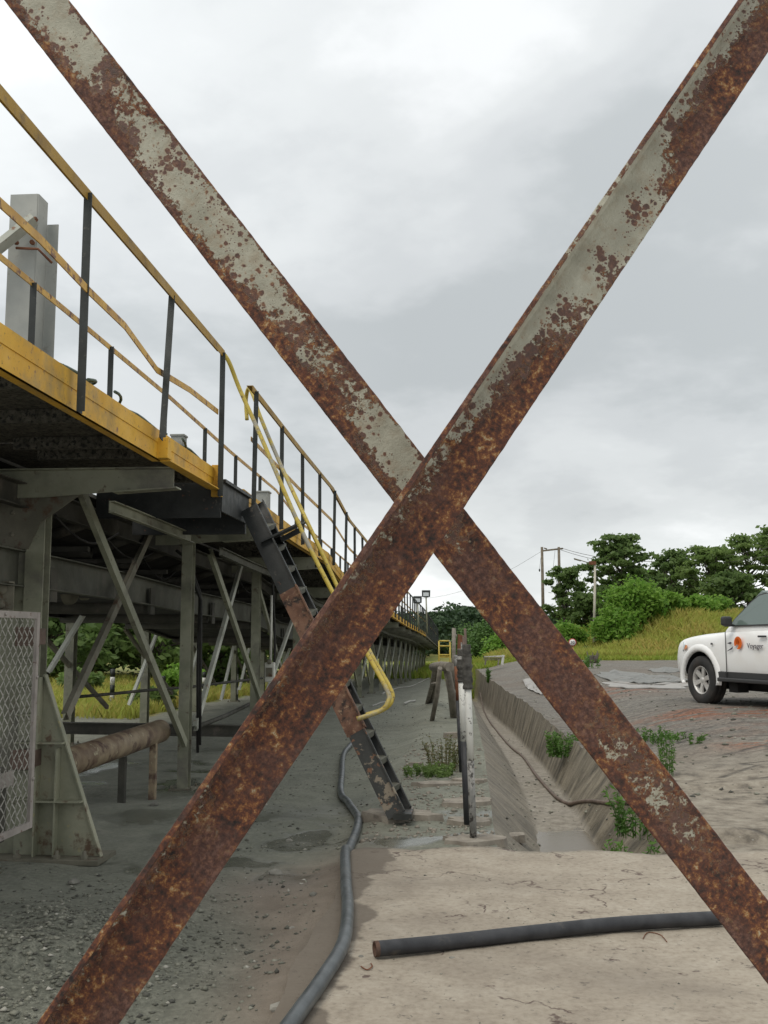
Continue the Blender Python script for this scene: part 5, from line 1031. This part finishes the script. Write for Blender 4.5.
# ------------------------------------------------------------------ the car
AL = math.radians(68); ca, sa = math.cos(AL), math.sin(AL); wf = P(707, 680, 17.5); ox, oy = wf.x + .79 * sa, 17.5 + .79 * ca
car = empty('parked_car', (ox, oy, HR(wf.x, 17.5) - .008), -AL, 'white off-road car with orange logo on its door at right edge', 'car')
def loft(stations, name, mat, sub_=2, cutters=(), bev=0):
    # stations: list of (x, [(y,z) half ring from bottom centre to top centre])
    bm = bmesh.new(); rings = []
    for x, half in stations:
        full = [(y, z) for y, z in half] + [(-y, z) for y, z in half[::-1] if y > 1e-6]
        rings.append([bm.verts.new((x, y, z)) for y, z in full])
    for r0_, r1_ in zip(rings, rings[1:]):
        n_ = len(r0_)
        for k in range(n_): bm.faces.new((r0_[k], r0_[(k + 1) % n_], r1_[(k + 1) % n_], r1_[k]))
    bm.faces.new(rings[0][::-1]); bm.faces.new(rings[-1]); bmesh.ops.recalc_face_normals(bm, faces=bm.faces)
    me = bpy.data.meshes.new(name); bm.to_mesh(me); bm.free(); me.materials.append(MATS[mat]); me.materials.append(MATS['car_dark']); o = bpy.data.objects.new(name, me); COL.objects.link(o)
    if sub_: md = o.modifiers.new('s', 'SUBSURF'); md.levels = sub_; md.render_levels = sub_
    tmp = []
    for (cx_, cz_, r_) in cutters:
        mb = MB(); mb.lathe((cx_, -1.2, cz_), (0, 1, 0), [(0, 0), (r_, 0), (r_, 2.4), (0, 2.4)], 40); c_ = mb.build('cut', 'car_dark'); tmp.append(c_)
        md = o.modifiers.new('b', 'BOOLEAN'); md.object = c_; md.operation = 'DIFFERENCE'; md.solver = 'EXACT'; md.material_mode = 'TRANSFER' if hasattr(md, 'material_mode') else None
    bpy.context.view_layer.update(); dg = bpy.context.evaluated_depsgraph_get(); me2 = bpy.data.meshes.new_from_object(o.evaluated_get(dg)); o.modifiers.clear(); o.data = me2
    for c_ in tmp: bpy.data.objects.remove(c_)
    me2.polygons.foreach_set('use_smooth', [True] * len(me2.polygons)); md = o.modifiers.new('e', 'EDGE_SPLIT'); md.split_angle = math.radians(38); o.parent = car; return o
def bring(hw, zb, zt, cr=.03): return [(0, zb), (hw * .8, zb), (hw * .96, zb + .05), (hw * .995, zb + .20), (hw, (zb + zt) / 2), (hw * .985, zt - .22), (hw * .955, zt - .06), (hw * .86, zt), (0, zt + cr)]
ST = [(-.87, bring(.66, .46, .80)), (-.86, bring(.74, .44, .88)), (-.80, bring(.83, .42, 1.0)), (-.66, bring(.89, .40, 1.07)), (-.40, bring(.915, .40, 1.11)), (0, bring(.925, .40, 1.15, .04)), (.35, bring(.925, .40, 1.16, .05)), (.62, bring(.92, .40, 1.20, .05)), (.80, bring(.915, .42, 1.22, .03)), (1.6, bring(.915, .42, 1.24)), (2.6, bring(.915, .42, 1.26)), (3.4, bring(.91, .42, 1.27)), (3.72, bring(.89, .44, 1.26)), (3.84, bring(.84, .48, 1.22)), (3.86, bring(.80, .52, 1.18))]
loft(ST, 'body', 'car_white', 2, ((0, .40, .462), (2.79, .40, .462)))
def cring(hwb, hwt, zb, zt): return [(0, zb), (hwb * .9, zb), (hwb, zb + .03), (hwb - (hwb - hwt) * .45, zb + (zt - zb) * .45), (hwt + .02, zt - .07), (hwt - .06, zt - .01), (0, zt + .02)]
CT = [(.52, cring(.80, .78, 1.10, 1.20)), (.56, cring(.84, .80, 1.10, 1.24)), (.80, cring(.87, .78, 1.10, 1.44)), (1.18, cring(.875, .73, 1.10, 1.72)), (1.32, cring(.875, .71, 1.10, 1.80)), (1.7, cring(.875, .70, 1.10, 1.85)), (2.8, cring(.875, .70, 1.10, 1.86)), (3.5, cring(.86, .69, 1.10, 1.83)), (3.62, cring(.85, .68, 1.10, 1.76)), (3.80, cring(.83, .70, 1.10, 1.25))]
loft(CT, 'cabin', 'car_white', 1)
def side(z): # y of cabin side (near side negative)
    t_ = min(1, max(0, (z - 1.13) / .66)); return -(.882 - .165 * t_ * (.85 + .15 * t_))
def sidepanel(poly, name, mat, off_=.012, th=.006, par=None):
    out = []
    for s in (1,):
        mb = MB(); pts = [(x, side(z) - off_, z) for x, z in poly]; mb.prism(pts, (0, th, 0)); o = local(mb, name, mat, car)
    mb = MB(); pts = [(x, -side(z) + off_, z) for x, z in poly]; mb.prism(pts, (0, -th, 0)); local(mb, name, mat, car); return o
sidepanel([(.78, 1.27), (.86, 1.36), (1.20, 1.62), (1.36, 1.715), (1.52, 1.74), (1.78, 1.75), (1.78, 1.285)], 'door_window', 'car_glass')
sidepanel([(1.88, 1.29), (1.88, 1.75), (2.75, 1.745), (2.80, 1.30)], 'door_window', 'car_glass'); sidepanel([(2.92, 1.30), (2.88, 1.74), (3.42, 1.70), (3.55, 1.32)], 'door_window', 'car_glass')
sidepanel([(.74, 1.255), (.84, 1.36), (1.18, 1.635), (1.36, 1.735), (1.52, 1.76), (1.84, 1.77), (1.84, 1.262)], 'window_seal', 'car_trim', .008)
mb = MB(); mb.prism([(.60, -.72, 1.245), (.60, .72, 1.245), (1.27, .60, 1.775), (1.27, -.60, 1.775)], (-.03, 0, .03)); local(mb, 'windscreen', 'car_glass', car)
mb = MB(); mb.prism([(3.80, -.66, 1.28), (3.80, .66, 1.28), (3.66, .58, 1.74), (3.66, -.58, 1.74)], (.03, 0, .01)); local(mb, 'rear_window', 'car_glass', car)
# fender flares
def flare(cx_, s):
    mb = MB(); n_ = 22; vs = []
    for k in range(n_ + 1):
        a = math.radians(-22 + 224 * k / n_); 
        for r_, y_ in ((.455, .90), (.46, .938), (.50, .948), (.55, .938), (.575, .915)): vs.append((cx_ - math.cos(a) * r_ * 1.0, s * y_, max(.40 + math.sin(a) * r_, .33)))
    fs = [(5 * k + j, 5 * k + j + 1, 5 * k + j + 6, 5 * k + j + 5) for k in range(n_) for j in range(4)]; mb.add(vs, fs, True); return local(mb, 'fender_flare', 'car_white', car)
for cx_ in (0, 2.79):
    for s in (-1, 1): flare(cx_, s)
def wheel(cx_, s):
    we = bpy.data.objects.new('wheel', None); COL.objects.link(we); we.parent = car; we.location = (cx_, s * .79, .39)
    # lathed along outward axis
    ax = (0, s, 0); R = .39
    mb = MB(); mb.lathe((0, 0, 0), ax, [(.225, -.12), (.30, -.135), (.365, -.125), (R, -.10), (R, -.05), (R - .008, -.045), (R - .008, -.035), (R, -.03), (R, .03), (R - .008, .035), (R - .008, .045), (R, .05), (R, .10), (.365, .125), (.30, .135), (.232, .12), (.225, .10)], 40); local(mb, 'tyre', 'tyre', we)
    mb = MB(); mb.lathe((0, 0, 0), ax, [(.228, .115), (.218, .118), (.205, .09), (.20, 0), (.20, -.1), (.225, -.12)], 32); mb.lathe((0, 0, 0), ax, [(0, .095), (.035, .095), (.05, .08), (.05, .04)], 16)
    d_ = Vector(ax)
    for k in range(6):
        a = 2 * PI * k / 6 + .3; u = Vector((math.cos(a), 0, math.sin(a))); t_ = Vector((-math.sin(a), 0, math.cos(a)))
        p = [u * .04 + t_ * .030, u * .215 + t_ * .040, u * .215 - t_ * .040, u * .04 - t_ * .030]; mb.prism([q + d_ * (.085 if i in (0, 3) else .10) for i, q in enumerate(p)], -d_ * .03)
    local(mb, 'rim', 'rim_metal', we); mb = MB(); mb.lathe((0, 0, 0), ax, [(0, .03), (.2, .03)], 24); local(mb, 'brake_disc', 'car_dark', we); return we
for cx_ in (0, 2.79):
    for s in (-1, 1): wheel(cx_, s)
for s in (-1, 1):
    mb = MB(); mb.box((1.42, s * .90, .425), (1.75, .17, .06)); mb.box((.60, s * .87, .47), (.22, .14, .16)); mb.box((2.22, s * .87, .46), (.16, .12, .12)); local(mb, 'running_board', 'car_trim', car, .015)
    mb = MB(); mb.box((1.42, s * .885, .50), (1.5, .03, .10)); local(mb, 'sill_trim', 'car_trim', car, .01)
    mb = MB(); mb.box((.87, s * 1.0, 1.335), (.10, .17, .15)); o = local(mb, 'mirror', 'car_trim', car, .035); mb = MB(); mb.box((.84, s * .93, 1.27), (.10, .12, .04)); local(mb, 'mirror_arm', 'car_trim', car, .01)
    mb = MB(); mb.prism([(-.76, s * .74, .82), (-.45, s * .905, .86), (-.40, s * .895, .96), (-.50, s * .86, 1.01), (-.70, s * .72, .95)], (-.02, s * .015, .005)); local(mb, 'headlight', 'lamp_glass', car, .01)
    mb = MB(); mb.prism([(-.44, s * .905, .87), (-.34, s * .925, .90), (-.36, s * .905, .95), (-.40, s * .90, .955)], (0, s * .01, 0)); local(mb, 'indicator', 'indicator', car)
    mb = MB(); mb.box((3.82, s * .80, 1.0), (.08, .12, .35)); local(mb, 'tail_light', 'tail_red', car, .01)
    mb = MB(); mb.box((1.62, s * .925, 1.10), (.18, .03, .03)); mb.box((2.62, s * .925, 1.12), (.18, .03, .03)); local(mb, 'door_handle', 'car_trim', car, .008)
    for x in (.72, 1.83): mb = MB(); mb.box((x, s * .922, .86), (.012, .008, .62)); local(mb, 'door_seam', 'seam', car)
    mb = MB(); mb.box((.36, s * .928, .98), (.05, .008, .03)); local(mb, 'side_badge', 'seam', car)
mb = MB(); mb.box((-.87, 0, .78), (.04, .9, .2)); 
for k in range(5): mb.box((-.9, -.36 + .18 * k, .78), (.03, .05, .2))
local(mb, 'grille', 'chrome', car, .01); mb = MB(); mb.box((1.4, 0, .34), (4.2, 1.1, .18)); mb.box((.15, .0, .42), (1.2, 1.3, .25)); local(mb, 'underbody', 'car_dark', car)
mb = MB(); mb.box((.76, -.74, .30), (.22, .2, .14)); local(mb, 'mud_flap', 'car_dark', car)
# door logo and lettering
lg = MB(); lc = Vector((1.02, -.937, .985)); 
def arc(cx_, cz_, r_, a0, a1, w0, w1, mb_, y_=-.936, n_=20):
    vs = []
    for k in range(n_ + 1):
        a = math.radians(a0 + (a1 - a0) * k / n_); w_ = w0 + (w1 - w0) * k / n_
        for q in (r_, r_ - w_): vs.append((cx_ + math.cos(a) * q, y_, cz_ + math.sin(a) * q))
    mb_.add(vs, [(2 * k, 2 * k + 1, 2 * k + 3, 2 * k + 2) for k in range(n_)])
arc(1.05, 1.0, .098, 215, -60, .135, .10, lg); arc(1.055, 1.0, .098, -60, -110, .10, .01, lg); arc(1.04, 1.02, .05, 0, 360, .045, .045, lg)
for v in range(len(lg.v)): lg.v[v] = (lg.v[v][0] * 1.0 + .0, lg.v[v][1], lg.v[v][2])
local(lg, 'door_logo', 'logo_orange', car)
mb = MB(); mb.prism([(.76, -.934, .865), (.80, -.934, .885), (.93, -.934, .945), (.90, -.934, .90)], (0, -.003, 0)); mb.prism([(.78, -.934, .99), (.86, -.934, .975), (.90, -.934, 1.0), (.86, -.934, 1.015)], (0, -.003, 0)); local(mb, 'logo_mark', 'logo_dark', car)
text('Voyager', .115, 'logo_dark', car, Matrix.Translation((1.46, -.936, .955)) @ Matrix.Rotation(PI / 2, 4, 'X'), 'door_lettering')
